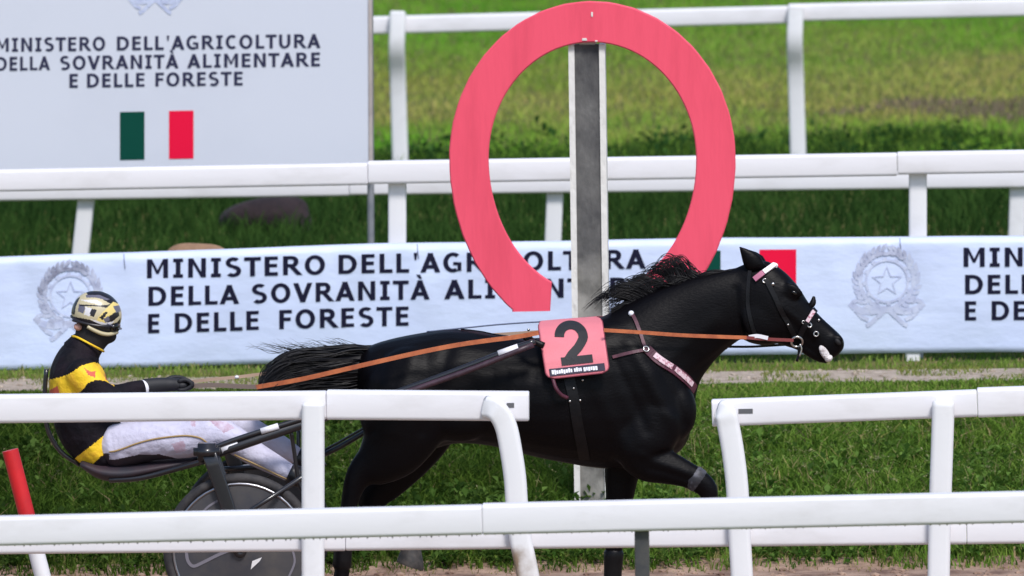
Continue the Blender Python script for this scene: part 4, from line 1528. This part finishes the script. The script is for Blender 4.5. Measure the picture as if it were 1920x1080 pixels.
px_tube(bm, [(1036, 708, -.312), (1042, 727, -.325), (1052, 740, -.318), (1064, 746, -.30)], .009, YH)
obj('loose_strap', bm, M_plum, hn, smooth=True)
for (x, y) in ((1075, 728), (1068, 752), (1087, 750), (1092, 713)):
    stud('buckle', x, y, .006, M_chrome, hn, .012)
bm = new()
px_tube(bm, [(1094, 597, 0), (1040, 602, -.01), (985, 605, 0), (930, 609, 0), (880, 614, 0), (850, 617, 0), (800, 622, 0)], .0035, YH, 6)
obj('back_strap', bm, M_bluecord, hn, smooth=True)
bm = new()
px_tube(bm, [(1008, 626, -.12), (960, 633, -.11), (905, 622, -.06), (864, 617, -.02)], .003, YH, 6)
obj('back_strap_loop', bm, M_leather, hn, smooth=True)
for sg in (-1,):
    bm = new()
    px_tube(bm, [(985, 632, -.27), (1000, 640, -.30), (1020, 648, -.31)], .016, YH, 10)
    obj('shaft_holder', bm, M_leather, hn, smooth=True)
stud('buckle', 996, 648, .008, M_chrome, hn, .05)
stud('buckle', 990, 634, .007, M_chrome, hn, .04)

# ------------------------------------------------------------------ number cloth
nc = thing('number_cloth', 'pink saddle cloth with a big black number 2 on the horse back', 'saddle cloth', P(1075, 650, YH))
def cloth_pt(u, v, lift=0.0):
    """u 0..1 along the back, v 0..1 down the near flank; v < 0 goes down the far side."""
    x = (1008 + 120 * u) + (17 - 2 * u) * abs(v)
    yt = 603 - 10 * u
    yb = 711 - 13 * u
    av = abs(v)
    y = yt + (yb - yt) * av
    off = interp([(0, .0), (.04, .075), (.12, .15), (.25, .205), (.4, .245), (.7, .297), (1.0, .325)], av) + 0.006 * math.sin(u * 5 + v * 3)
    sg = -1 if v >= 0 else 1
    p = P(x, y, YH - off)
    if sg > 0:
        p.y = YH + off
    return Vector((p.x, p.y - (lift if sg < 0 else -lift), p.z))
def cloth_n(u, v, lift):
    a, b, c_ = cloth_pt(u, v), cloth_pt(u + .01, v), cloth_pt(u, min(v + .03, 1.03))
    n = (b - a).cross(c_ - a).normalized()
    if n.y > 0:
        n = -n
    return a + n * lift
def rounded(u, v, rad=.13):
    du, dv = min(u, 1 - u), 1 - abs(v)
    return not (du < rad and dv < rad and (rad - du) ** 2 + (rad - dv) ** 2 > rad * rad)
bm = new()
nu, nv = 30, 60
gv = {}
def cl(u, v):
    # pull the corners in so that the outline is rounded
    r = .12
    av = abs(v)
    du = min(u, 1 - u)
    if av > 1 - r:
        k = (av - (1 - r)) / r
        ins = r * (1 - math.sqrt(max(0, 1 - k * k)))
        u = ins + u * (1 - 2 * ins)
    if av < r and v >= 0:
        k = (r - av) / r
        ins = .10 * (1 - math.sqrt(max(0, 1 - k * k))) if u > .5 else .05 * (1 - math.sqrt(max(0, 1 - k * k)))
        u = u * (1 - ins) if u > .5 else ins * (1 - 2 * u) + u
    return cloth_pt(u, v)
for i in range(nu + 1):
    for j in range(nv + 1):
        gv[i, j] = bm.verts.new(cl(i / nu, -1 + 2 * j / nv))
for i in range(nu):
    for j in range(nv):
        bm.faces.new((gv[i, j], gv[i + 1, j], gv[i + 1, j + 1], gv[i, j + 1]))
co = obj('cloth', bm, M_cloth, nc, smooth=True)
sm = co.modifiers.new('thickness', 'SOLIDIFY')
sm.thickness = .005
sm.offset = 0
# edging
bm = new()
edge = [cl(0, v) for v in np.linspace(.06, 1, 26)] + [cl(u, 1) for u in np.linspace(0, 1, 16)] + [cl(1, v) for v in np.linspace(1, .06, 26)]
tube(bm, edge, .0035, 6, 1)
obj('edging', bm, M_clothedge, nc, smooth=True)
# numeral 2 and caption
def cpx(a, b, lift):
    """numeral space: a, b in 0..1 on the near flank."""
    return cloth_n(a, b, lift)
def stroke2():
    cl_, pr = [], []
    for i in range(13):
        a = R_(178 - i * 16.5)
        pr.append((0.485 + .185 * math.cos(a), .315 - .195 * math.sin(a)))
    pr += [(.565, .52), (.46, .62), (.385, .72)]
    return pr
pts2 = smooth_path(stroke2(), 2)
quads = []
hw = .074
L_, R2 = [], []
for i, p in enumerate(pts2):
    t = pts2[min(i + 1, len(pts2) - 1)] - pts2[max(i - 1, 0)]
    t = t / np.linalg.norm(t)
    n = np.array([-t[1], t[0]])
    L_.append(p + n * hw * 1.0)
    R2.append(p - n * hw * 1.0)
for i in range(len(pts2) - 1):
    quads.append([tuple(L_[i]), tuple(L_[i + 1]), tuple(R2[i + 1]), tuple(R2[i])])
bm = new()
for qd in quads:
    for k_ in range(4):
        f0, f1 = k_ / 4, (k_ + 1) / 4
        mixp = lambda p, q, f: (p[0] + (q[0] - p[0]) * f, p[1] + (q[1] - p[1]) * f)
        sub4 = [mixp(qd[0], qd[3], f0), mixp(qd[1], qd[2], f0), mixp(qd[1], qd[2], f1), mixp(qd[0], qd[3], f1)]
        bm.faces.new([bm.verts.new(cpx(a, b, .0060)) for (a, b) in sub4])
for i in range(8):
    a0, a1 = .27 + .50 * i / 8, .27 + .50 * (i + 1) / 8
    bm.faces.new([bm.verts.new(cpx(a, b, .0066)) for (a, b) in ((a0, .665), (a1, .665), (a1, .80), (a0, .80))])
obj('number', bm, M_num, nc)
bm = new()
for i in range(12):
    a0, a1 = .06 + .88 * i / 12, .06 + .88 * (i + 1) / 12
    bm.faces.new([bm.verts.new(cpx(a, b, .0068)) for (a, b) in ((a0, .835), (a1, .835), (a1, .965), (a0, .965))])
cs = obj('caption_strip', bm, M_strip, nc)
bm = new()
rl = random.Random(2)
a = .095
for wlen in (9, 4, 6):
    for _ in range(wlen):
        ww = rl.uniform(.022, .036)
        t0 = rl.choice((.862, .875, .875))
        b1 = rl.choice((.935, .935, .945))
        bm.faces.new([bm.verts.new(cpx(x, y, .0085)) for (x, y) in ((a, t0), (a + ww, t0), (a + ww, b1), (a, b1))])
        a += ww + .0065
    a += .022
o = obj('caption_print', bm, M_capt, None)
o.parent = cs

# ------------------------------------------------------------------ sulky
YW = 0.50
sk = thing('sulky', 'black two wheeled racing sulky behind the horse, with dark disc wheels', 'sulky', (P(451, 1040, YH).x, YH, ZT))
wr = 0.362
wcx = P(451, 1040, YH - YW).x
def lathe(bm, c, prof, n=48):
    """prof: (radius, y) closed around the wheel axis (y)."""
    rings = []
    for i in range(n):
        a = 2 * math.pi * i / n
        rings.append([c + Vector((r * math.cos(a), y, r * math.sin(a))) for (r, y) in prof])
    vs = [[bm.verts.new(p) for p in r] for r in rings]
    k = len(prof)
    for i in range(n):
        for j in range(k):
            bm.faces.new((vs[i][j], vs[i][(j + 1) % k], vs[(i + 1) % n][(j + 1) % k], vs[(i + 1) % n][j]))
def wheel(yo):
    c = Vector((wcx, YH + yo, ZT + wr + .002))
    sg = 1 if yo > 0 else -1
    bm = new()
    lathe(bm, c, [(wr - .042, -.012), (wr - .03, -.02), (wr - .012, -.018), (wr, 0), (wr - .012, .018), (wr - .03, .02), (wr - .042, .012)])
    wv = obj('wheel', new(), M_tyre, sk)
    bm2 = bm
    t = obj('tyre', bm2, M_tyre, None, smooth=True)
    t.parent = wv
    bm = new()
    lathe(bm, c, [(wr - .056, -.016), (wr - .0445, -.017), (wr - .0425, 0), (wr - .0445, .017), (wr - .056, .016)])
    t = obj('rim', bm, M_rim, None, smooth=True)
    t.parent = wv
    bm = new()
    lathe(bm, c, [(.03, -.030), (.12, -.022), (.20, -.016), (wr - .057, -.013), (wr - .057, .013), (.20, .016), (.12, .022), (.03, .030)])
    t = obj('disc', bm, M_disc, None)
    shade_auto(t)
    t.parent = wv
    bm = new()
    lathe(bm, c, [(.001, -.045), (.028, -.045), (.032, -.03), (.032, .03), (.028, .045), (.001, .045)], 20)
    t = obj('hub', bm, M_frame, None, smooth=True)
    t.parent = wv
    if sg < 0:
        # printed stripes and a pale triangular sticker on the near disc
        def dpt(x, y, l=.0):
            p = P(x, y, YH - YW - .03)
            r = math.hypot(p.x - c.x, p.z - c.z)
            return Vector((p.x, YH - YW - interp([(0, .030), (.03, .030), (.12, .022), (.2, .016), (.305, .013)], r) - .003 - l, p.z))
        def dstrip(path, w0):
            bm = new()
            q = smooth_path(path, 5)
            for i in range(len(q) - 1):
                t0 = q[i + 1] - q[max(i - 1, 0)]
                t1 = q[min(i + 2, len(q) - 1)] - q[i]
                n0 = np.array([-t0[1], t0[0]]) / np.linalg.norm(t0) * w0
                n1 = np.array([-t1[1], t1[0]]) / np.linalg.norm(t1) * w0
                bm.faces.new([bm.verts.new(dpt(*p)) for p in (q[i] + n0, q[i + 1] + n1, q[i + 1] - n1, q[i] - n0)])
            t = obj('disc_stripe', bm, M_discline, None)
            t.parent = wv
        dstrip([(349, 1036), (352, 1052), (362, 1062), (380, 1055), (410, 1040), (440, 1028)], 3.0)
        dstrip([(362, 990), (385, 955), (415, 935)], 2.0)
        dstrip([(548, 1030), (552, 1055), (540, 1085)], 2.0)
        bm = new()
        bm.faces.new([bm.verts.new(dpt(*p)) for p in ((470, 1068), (473, 1052), (491, 1045), (487, 1052))])
        t = obj('disc_sticker', bm, M_disctri, None)
        t.parent = wv
    return wv
wheel(-YW)
wheel(YW)
def sk_tube(name, pts, r, Y0=YH, material=None, taper=None, k=12, sub=4):
    bm = new()
    px_tube(bm, pts, r, Y0, k, sub, taper)
    return obj(name, bm, material or M_frame, sk, smooth=True)
SN = -0.36
sk_tube('shaft', [(372, 862, SN - .06), (405, 850, SN - .06), (470, 828, SN - .05), (560, 798, SN - .02), (650, 770, SN), (720, 744, SN), (850, 697, SN), (960, 655, SN), (1003, 640, SN)], .024, taper=lambda t: 1.0 if t < .33 else max(.62, 1.0 - (t - .33) * 2.2))
sk_tube('shaft_stay', [(380, 852, SN - .07), (410, 836, SN - .07), (470, 815, SN - .06), (565, 786, SN - .03), (640, 762, SN)], .013)
sk_tube('trace', [(640, 776, SN - .02), (760, 736, SN - .02), (880, 694, SN - .02), (1000, 646, SN - .01)], .0135, material=M_traceplum)
sk_tube('shaft', [(420, 880, -SN), (520, 872, -SN), (612, 850, -SN), (720, 790, -SN), (860, 722, -SN), (985, 660, -SN)], .013)
sk_tube('trace', [(500, 895, -SN + .02), (612, 842, -SN + .02), (720, 783, -SN + .02), (985, 654, -SN + .02)], .006)
for (a, b, rr) in (((416, 845.5, SN - .058), (447, 835, SN - .052), .0255), ((489, 809, SN - .06), (522, 799, SN - .05), .0150)):
    bm = new()
    px_tube(bm, [a, b], rr, YH, 12, 1)
    obj('white_tape', bm, M_tape, sk, smooth=True)
bm = new()
px_tube(bm, [(935, 664.5, SN), (972, 651.5, SN)], .0185, YH, 12, 1)
obj('white_tape', bm, M_tape, sk, smooth=True)
# arch carrying the wheels, forks, seat
sk_tube('arch', [(392, 858, -YW + .04), (388, 850, -.40), (384, 846, -.2), (384, 846, .2), (388, 850, .40), (396, 860, YW - .04)], .028)
for yo in (-YW, YW):
    for o_ in (-.045, .045):
        bm = new()
        top = P(394, 850, YH - YW) + Vector((0, YW + yo + o_, 0))
        ax_ = Vector((wcx, YH + yo + o_, ZT + wr))
        mid = top.lerp(ax_, .5) + Vector((.008, 0, 0))
        sweep_rr(bm, [top, mid, ax_], .034, .010, .008, sub=4, bevel_ends=.004)
        obj('fork_leg', bm, M_frame, sk, smooth=True)
    bm = new()
    c0 = P(388, 846, YH - YW)
    box(bm, Vector((c0.x, YH + yo, c0.z)), .12, .13, .075, .02)
    obj('fork_crown', bm, M_frame, sk, smooth=True)
sk_tube('brace', [(610, 868, SN - .08), (568, 894, SN - .09), (500, 938, -YW - .07), (434, 978, -YW - .07)], .011)
bm = new()
px_limb(bm, [(158, 866, 10, .16, 0), (195, 880, 19, .19, 0), (240, 882, 20, .20, 0), (300, 872, 16, .20, 0), (352, 862, 12, .18, 0), (384, 856, 10, .12, 0)], YH, k=24)
obj('seat', bm, M_seat, sk, smooth=True)
sk_tube('seat_rail', [(205, 900, -.17), (262, 896, -.18), (330, 879, -.20), (392, 862, -.30)], .014)
sk_tube('seat_rail', [(205, 900, .17), (262, 896, .18), (330, 879, .20), (392, 862, .30)], .014)
sk_tube('back_rest', [(150, 872, -.06), (112, 845, -.08), (88, 800, -.10), (84, 740, -.10), (87, 692, -.10)], .011)
sk_tube('stirrup', [(545, 806, SN), (552, 850, SN + .02), (560, 905, SN + .03), (575, 930, SN + .04)], .010)
sk_tube('stirrup', [(560, 800, -SN), (560, 850, -SN - .02), (568, 900, -SN - .03)], .010)

# ------------------------------------------------------------------ driver
dr = thing('person', 'sulky driver in black and yellow jacket, white trousers and patterned helmet, holding the reins', 'person', P(200, 880, YH))
dsn = -0.19
def dl(bm, secs, k=18, e=1.0, yo=0.0):
    px_limb(bm, [(x, y, r, ra, o + yo) for (x, y, r, ra, o) in secs], YH, k=k, e=e)
TORSO = [(205, 858, 40, .165, 0), (180, 826, 56, .175, 0), (163, 790, 62, .18, 0), (150, 745, 57, .195, 0), (145, 702, 53, .21, 0), (149, 673, 43, .165, 0), (160, 653, 31, .10, 0)]
def arm(sg):
    return [(148, 695, 31, .072, sg * .175), (172, 722, 29, .068, sg * .20), (196, 742, 25, .06, sg * .205), (222, 742, 22, .052, sg * .18), (250, 732, 18, .043, sg * .13), (274, 726, 15, .036, sg * .09)]
def leg(sg):
    if sg < 0:
        return [(215, 838, 43, .10, -.10), (285, 825, 39, .092, -.14), (350, 822, 37, .082, -.17), (405, 814, 33, .07, -.19), (440, 826, 27, .062, -.20), (475, 849, 24, .056, -.21), (515, 871, 20, .05, -.22), (544, 887, 17, .045, -.23)]
    return [(220, 832, 40, .10, .10), (300, 816, 36, .09, .14), (380, 802, 34, .08, .18), (440, 800, 32, .07, .20), (490, 822, 27, .062, .21), (530, 842, 23, .055, .22), (555, 856, 18, .045, .23)]
# the body under the clothes, one continuous mesh with head and neck
bm = new()
shr = lambda secs, k_: [(x, y, r * k_, ra * k_, o) for (x, y, r, ra, o) in secs]
dl(bm, shr(TORSO, .8))
for sg in (-1, 1):
    dl(bm, shr(arm(sg), .75))
    dl(bm, shr(leg(sg), .78))
dl(bm, [(166, 655, 19, .055, 0), (174, 636, 20, .056, 0), (180, 620, 24, .06, 0)])
ellipsoid(bm, P(186, 600, YH), 37 / hs, .075, 42 / hs, R_(10))
ellipsoid(bm, P(212, 622, YH), 10 / hs, .022, 9 / hs)       # nose and chin side of the face
ellipsoid(bm, P(204, 632, YH), 12 / hs, .032, 9 / hs)
bodyo = obj('body', bm, M_skin, dr)
bake(bodyo, .009, 3)
# jacket
bm = new()
dl(bm, TORSO)
for sg in (-1, 1):
    dl(bm, arm(sg))
jk = obj('jacket', bm, [M_jblack, M_jyellow, M_jred], dr)
bake(jk, .0058, 9)
YEL = [[(92, 712), (118, 706), (132, 700), (152, 686), (176, 679), (194, 684), (205, 703), (214, 724), (197, 714), (180, 712), (166, 718), (150, 736), (128, 744), (90, 748)],
       [(132, 866), (150, 852), (168, 838), (186, 824), (200, 812), (206, 822), (196, 850), (170, 874)]]
RED = [[(158, 690), (170, 697), (180, 695), (178, 708), (166, 704)], [(92, 732), (108, 724), (112, 742), (92, 748)], [(196, 700), (203, 702), (207, 716), (198, 712)]]
for p in jk.data.polygons:
    x, y = to_px(jk.matrix_world @ p.center - Vector((0, 0, 0)) if False else p.center)
    near = p.center.y < YH + .02
    if near and any(in_poly(x, y, q) for q in YEL):
        p.material_index = 2 if any(in_poly(x, y, q) for q in RED) else 1
bm = new()
dl(bm, [(150, 664, 37, .125, 0), (163, 646, 32, .095, 0)])
c = obj('collar', bm, M_jblack, None, smooth=True)
c.parent = jk
bm = new()
cc = [P(x, y, YH + yo) for (x, y, yo) in ((135, 630, -.03), (146, 633, -.078), (165, 643, -.097), (184, 653, -.078), (193, 658, -.02), (193, 658, .03), (180, 650, .08), (150, 635, .08), (135, 630, .03))]
tube(bm, cc, .0055, 8, 3)
c = obj('collar_trim', bm, M_jyellow, None, smooth=True)
c.parent = jk
for (a, b, r_) in (((268, 727.5, -.10), (271.5, 726.8, -.095), 15.8),):
    bm = new()
    dl(bm, [(a[0], a[1], r_, r_ / hs, a[2]), (b[0], b[1], r_ - 1, r_ / hs - .002, b[2])])
    c = obj('cuff_band', bm, M_tape, None, smooth=True)
    c.parent = jk
# trousers
bm = new()
dl(bm, [(205, 850, 42, .155, 0), (225, 838, 42, .15, 0)])
for sg in (-1, 1):
    dl(bm, leg(sg))
tr_ = obj('trousers', bm, [M_pants, M_mud, M_seat], dr)
bake(tr_, .006, 8)
MUD = [[(392, 788), (425, 790), (440, 802), (420, 812), (405, 800)], [(322, 832), (345, 826), (350, 845), (330, 850)], [(372, 838), (392, 832), (388, 852), (374, 858)], [(357, 786), (366, 788), (366, 800), (358, 798)]]
DARK = [(140, 880), (178, 858), (215, 862), (262, 852), (300, 852), (340, 862), (300, 905), (200, 910)]
for p in tr_.data.polygons:
    x, y = to_px(p.center)
    if any(in_poly(x, y, q) for q in MUD):
        p.material_index = 1
    elif in_poly(x, y, DARK) or (x < 205 and y > 850):
        p.material_index = 2
TBM = bmesh.new()
TBM.from_mesh(tr_.data)
TBVH = BVHTree.FromBMesh(TBM)
def thit(x, y, lift):
    d = ray(x, y).normalized()
    co, no, ix, ds = TBVH.ray_cast(cam_loc, d)
    if co is None:
        co, no, ix, ds = TBVH.find_nearest(P(x, y, YH - .2))
    return co + no * lift
bm = new()
tube(bm, [thit(x, y, .002) for (x, y) in ((186, 846), (208, 847), (228, 842), (255, 832), (285, 824), (320, 819), (350, 817), (375, 821), (388, 830))], .0042, 6, 3)
tube(bm, [thit(x, y, .002) for (x, y) in ((440, 852), (470, 866), (500, 880), (525, 892), (540, 898))], .0042, 6, 3)
c = obj('piping', bm, M_piping, None, smooth=True)
c.parent = tr_
# boots
for (secs) in ([(546, 888, 19, .047, -.23), (562, 894, 20, .047, -.235), (578, 886, 17, .044, -.24), (588, 866, 13, .04, -.245), (592, 852, 9, .032, -.245)],
               [(556, 858, 19, .047, .23), (572, 862, 20, .047, .235), (588, 852, 17, .044, .24), (598, 832, 13, .04, .245)]):
    bm = new()
    dl(bm, secs)
    obj('boot', bm, M_bootk, dr, smooth=True)
# gloves with five fingers closed on the reins
def glove(sg):
    bm = new()
    yo = sg * .05
    dl(bm, [(272, 725, 15, .035, sg * .092), (296, 722, 14, .033, sg * .07), (318, 721, 13, .034, yo), (336, 721, 12, .034, yo)], k=14)
    lens = (1.0, 1.12, 1.05, .85)
    ellipsoid(bm, P(341, 722, YH + yo), 13 / hs, .036, 8.5 / hs)
    for i in range(4):
        q = -.027 + .018 * i
        L = lens[i]
        # each finger leaves the knuckle, bends down and back around the rein
        base = P(334, 715 + i * 1.5, YH + yo + q)
        s1 = P(334 + 15 * L, 712 + i * 1.5, YH + yo + q)
        s2 = P(336 + 24 * L, 721 + i, YH + yo + q)
        s3 = P(330 + 18 * L, 730, YH + yo + q)
        s4 = P(326 + 8 * L, 731, YH + yo + q)
        tube(bm, [base, s1, s2, s3, s4], .0105, 8, 3, lambda t: 1 - .25 * t)
    th = [P(306, 716, YH + yo + sg * -.03), P(322, 708, YH + yo - sg * .045), P(340, 708, YH + yo - sg * .042), P(352, 713, YH + yo - sg * .03)]
    tube(bm, th, .0115, 8, 3, lambda t: 1 - .25 * t)
    obj('glove', bm, M_glove, dr, smooth=True)
glove(-1)
glove(1)
# balaclava
bm = new()
dl(bm, [(160, 658, 29, .080, 0), (168, 641, 31, .083, 0), (176, 624, 36, .085, 0), (184, 607, 39, .084, 0)])
ellipsoid(bm, P(204, 630, YH), 15 / hs, .045, 14 / hs)
bc = obj('balaclava', bm, M_bala, dr)
bake(bc, .008, 3)
# helmet: shell with a rim, painted pattern from faces
hc = P(181, 590, YH)
hx = Vector((math.cos(R_(24)), 0, -math.sin(R_(24))))     # forward, tipped down
hz = Vector((math.sin(R_(24)), 0, math.cos(R_(24))))
bm = new()
NU, NV = 150, 70
vs = {}
def hp(i, j, k_=1.0):
    a = 2 * math.pi * i / NU
    b = R_(90 - 118.0 * j / NV)
    rx, ry, rz = .120 * k_, .102 * k_, .112 * k_
    d = Vector((rx * math.cos(b) * math.cos(a), ry * math.cos(b) * math.sin(a), rz * math.sin(b)))
    return hc + hx * d.x + YAX * d.y + hz * d.z
pole = bm.verts.new(hp(0, 0))
for j in range(1, NV + 1):
    for i in range(NU):
        vs[i, j] = bm.verts.new(hp(i, j))
M_hcream = mat('helmet_cream', (0.54, 0.47, 0.30), 0.32)
M_hyel = mat('helmet_pale_yellow', (0.74, 0.58, 0.20), 0.32)
M_hblack = mat('helmet_black', (0.014, 0.012, 0.016), 0.3)
M_hgrey = mat('helmet_slate', (0.13, 0.125, 0.17), 0.3)
M_hwhite = mat('helmet_white', (0.70, 0.68, 0.70), 0.32)
PAT = [  # painted patches seen from the near side, in the plane of the head
    (2, [(160, 545), (190, 546), (214, 556), (226, 570), (208, 570), (190, 560), (166, 556)]),
    (0, [(140, 560), (172, 555), (200, 566), (204, 574), (178, 570), (146, 574)]),
    (4, [(150, 562), (180, 562), (192, 570), (170, 568)]),
    (1, [(176, 606), (192, 586), (212, 566), (224, 570), (222, 580), (206, 594), (192, 610), (182, 612)]),
    (3, [(148, 570), (160, 576), (156, 588), (146, 584)]),
    (4, [(160, 575), (172, 578), (168, 594), (158, 590)]),
    (2, [(172, 578), (182, 582), (176, 594), (168, 591)]),
    (2, [(206, 592), (222, 582), (224, 592), (212, 602), (200, 606)]),
    (3, [(194, 598), (204, 592), (206, 600), (198, 606)]),
    (4, [(170, 598), (198, 606), (214, 602), (206, 614), (180, 606)]),
    (2, [(128, 592), (150, 596), (170, 600), (196, 612), (220, 604), (226, 596), (224, 612), (206, 622), (170, 616), (134, 604)]),
    (2, [(134, 572), (142, 562), (150, 556), (148, 562), (142, 574), (140, 590), (134, 588)]),
    (3, [(160, 553), (186, 553), (206, 561), (200, 563), (180, 558), (162, 558)]),
    (2, [(150, 571), (200, 572), (210, 568), (200, 577), (176, 574), (150, 574)]),
    (2, [(186, 596), (198, 584), (202, 586), (192, 600)]), (3, [(212, 574), (224, 572), (227, 584), (218, 586)]),
]
def hface(f):
    c_ = f.calc_center_median()
    c_.y = min(c_.y, 2 * YH - c_.y)
    x, y = to_px(c_)
    idx = 0
    for (k_, q) in PAT:
        if in_poly(x, y, q):
            idx = k_
    f.material_index = idx
fl = []
for i in range(NU):
    fl.append(bm.faces.new((pole, vs[(i + 1) % NU, 1], vs[i, 1])))
    for j in range(1, NV):
        fl.append(bm.faces.new((vs[i, j], vs[(i + 1) % NU, j], vs[(i + 1) % NU, j + 1], vs[i, j + 1])))
for f_ in fl:
    hface(f_)
hl = obj('helmet', bm, [M_hcream, M_hyel, M_hblack, M_hgrey, M_hwhite], dr, smooth=True)
sm = hl.modifiers.new('thickness', 'SOLIDIFY')
sm.thickness = .008
sm.offset = -1
# vents, peak, strap, goggles
bm = new()
rim = [hp(i, NV, 1.005) for i in range(0, NU + 1, 5)]
tube(bm, rim, .0065, 8, 1)
c = obj('helmet_rim', bm, M_hblack, None, smooth=True)
c.parent = hl
bm = new()
a_, b_ = [], []
for i in range(-24, 25, 2):
    q = hp(i, NV * .80, 1.01)
    a_.append(q)
    ex = .016 * math.cos(R_(i * 3.2))
    b_.append(q + hx * ex - hz * .004)
va = [bm.verts.new(p) for p in a_]
vb = [bm.verts.new(p) for p in b_]
for i in range(len(va) - 1):
    bm.faces.new((va[i], va[i + 1], vb[i + 1], vb[i]))
c = obj('peak', bm, M_hgrey, None, smooth=True)
c.parent = hl
sm = c.modifiers.new('thickness', 'SOLIDIFY')
sm.thickness = .006
bm = new()
tube(bm, [P(x, y, YH + yo) for (x, y, yo) in ((164, 612, -.098), (176, 619, -.096), (190, 625, -.086), (204, 627, -.066), (216, 624, -.03), (219, 623, .0), (216, 624, .03))], .0095, 8, 3)
c = obj('chin_guard', bm, M_hcream, None, smooth=True)
c.parent = hl
bm = new()
ellipsoid(bm, P(214, 612, YH), 12 / hs, .072, 13 / hs, R_(24))
obj('goggles', bm, M_eye, dr, smooth=True)
bm = new()
tube(bm, [P(x, y, YH + yo) for (x, y, yo) in ((137, 600, -.065), (150, 604, -.088), (175, 610, -.1), (200, 612, -.085), (210, 610, -.06))], .008, 8, 3)
obj('goggle_strap', bm, M_hblack, dr, smooth=True)
bm = new()
ellipsoid(bm, P(146, 613, YH - .062), 8 / hs, .014, 7 / hs, R_(20))
obj('bare_nape', bm, M_skin, dr, smooth=True)

# ------------------------------------------------------------------ reins
rn = thing('reins', 'long orange and tan reins from the driver hands over the rump to the bit', 'reins', P(700, 690, YH))
def flat_rein(bm, pts, wv, th=.0025, sub=6):
    q = [Vector(p) for p in smooth_path([tuple(P(x, y, YH + yo)) for (x, y, yo) in pts], sub)]
    rings = []
    for i, p in enumerate(q):
        t = (q[min(i + 1, len(q) - 1)] - q[max(i - 1, 0)]).normalized()
        n = YAX.cross(t).normalized()
        rings.append([p + n * wv - YAX * th, p + n * wv + YAX * th, p - n * wv + YAX * th, p - n * wv - YAX * th])
    loft(bm, rings)
bm = new()
flat_rein(bm, [(480, 726, -.26), (560, 712, -.30), (640, 694, -.33), (700, 680, -.345), (780, 662, -.345), (850, 648, -.335), (910, 639, -.33), (965, 632, -.325), (1010, 624, -.325)], .0105)
obj('near_rein', bm, M_orange, rn)
bm = new()
flat_rein(bm, [(356, 724, -.05), (400, 722, -.12), (440, 724, -.19), (482, 725.5, -.262)], .0105)
obj('hand_end_of_rein', bm, M_greytan, rn)
bm = new()
flat_rein(bm, [(1132, 619, -.28), (1200, 623, -.24), (1270, 628, -.19), (1340, 631, -.15), (1400, 633, -.125)], .0085)
obj('front_rein', bm, M_orange, rn)
bm = new()
flat_rein(bm, [(1400, 633, -.125), (1440, 636, -.112), (1488, 638, -.10)], .0075)
obj('rein_end', bm, M_redrein, rn)
bm = new()
flat_rein(bm, [(356, 716, .04), (400, 711, .02), (445, 707, .02), (500, 700, .06), (580, 690, .12), (700, 655, .2), (850, 634, .25), (1010, 622, .27)], .0075)
obj('far_rein', bm, M_tanrein, rn)
bm = new()
ellipsoid(bm, P(444, 707, YH + .018), .010, .008, .008)
obj('rein_knot', bm, M_tape, rn, smooth=True)
bm = new()
flat_rein(bm, [(1360, 650, .09), (1410, 650, .08), (1460, 647, .05), (1494, 645, 0)], .0055)
obj('far_front_rein', bm, M_leather, rn)
bm = new()
flat_rein(bm, [(1404, 632, -.12), (1420, 630, -.12), (1440, 634, -.12)], .009)
obj('white_rein_band', bm, M_tape, rn)
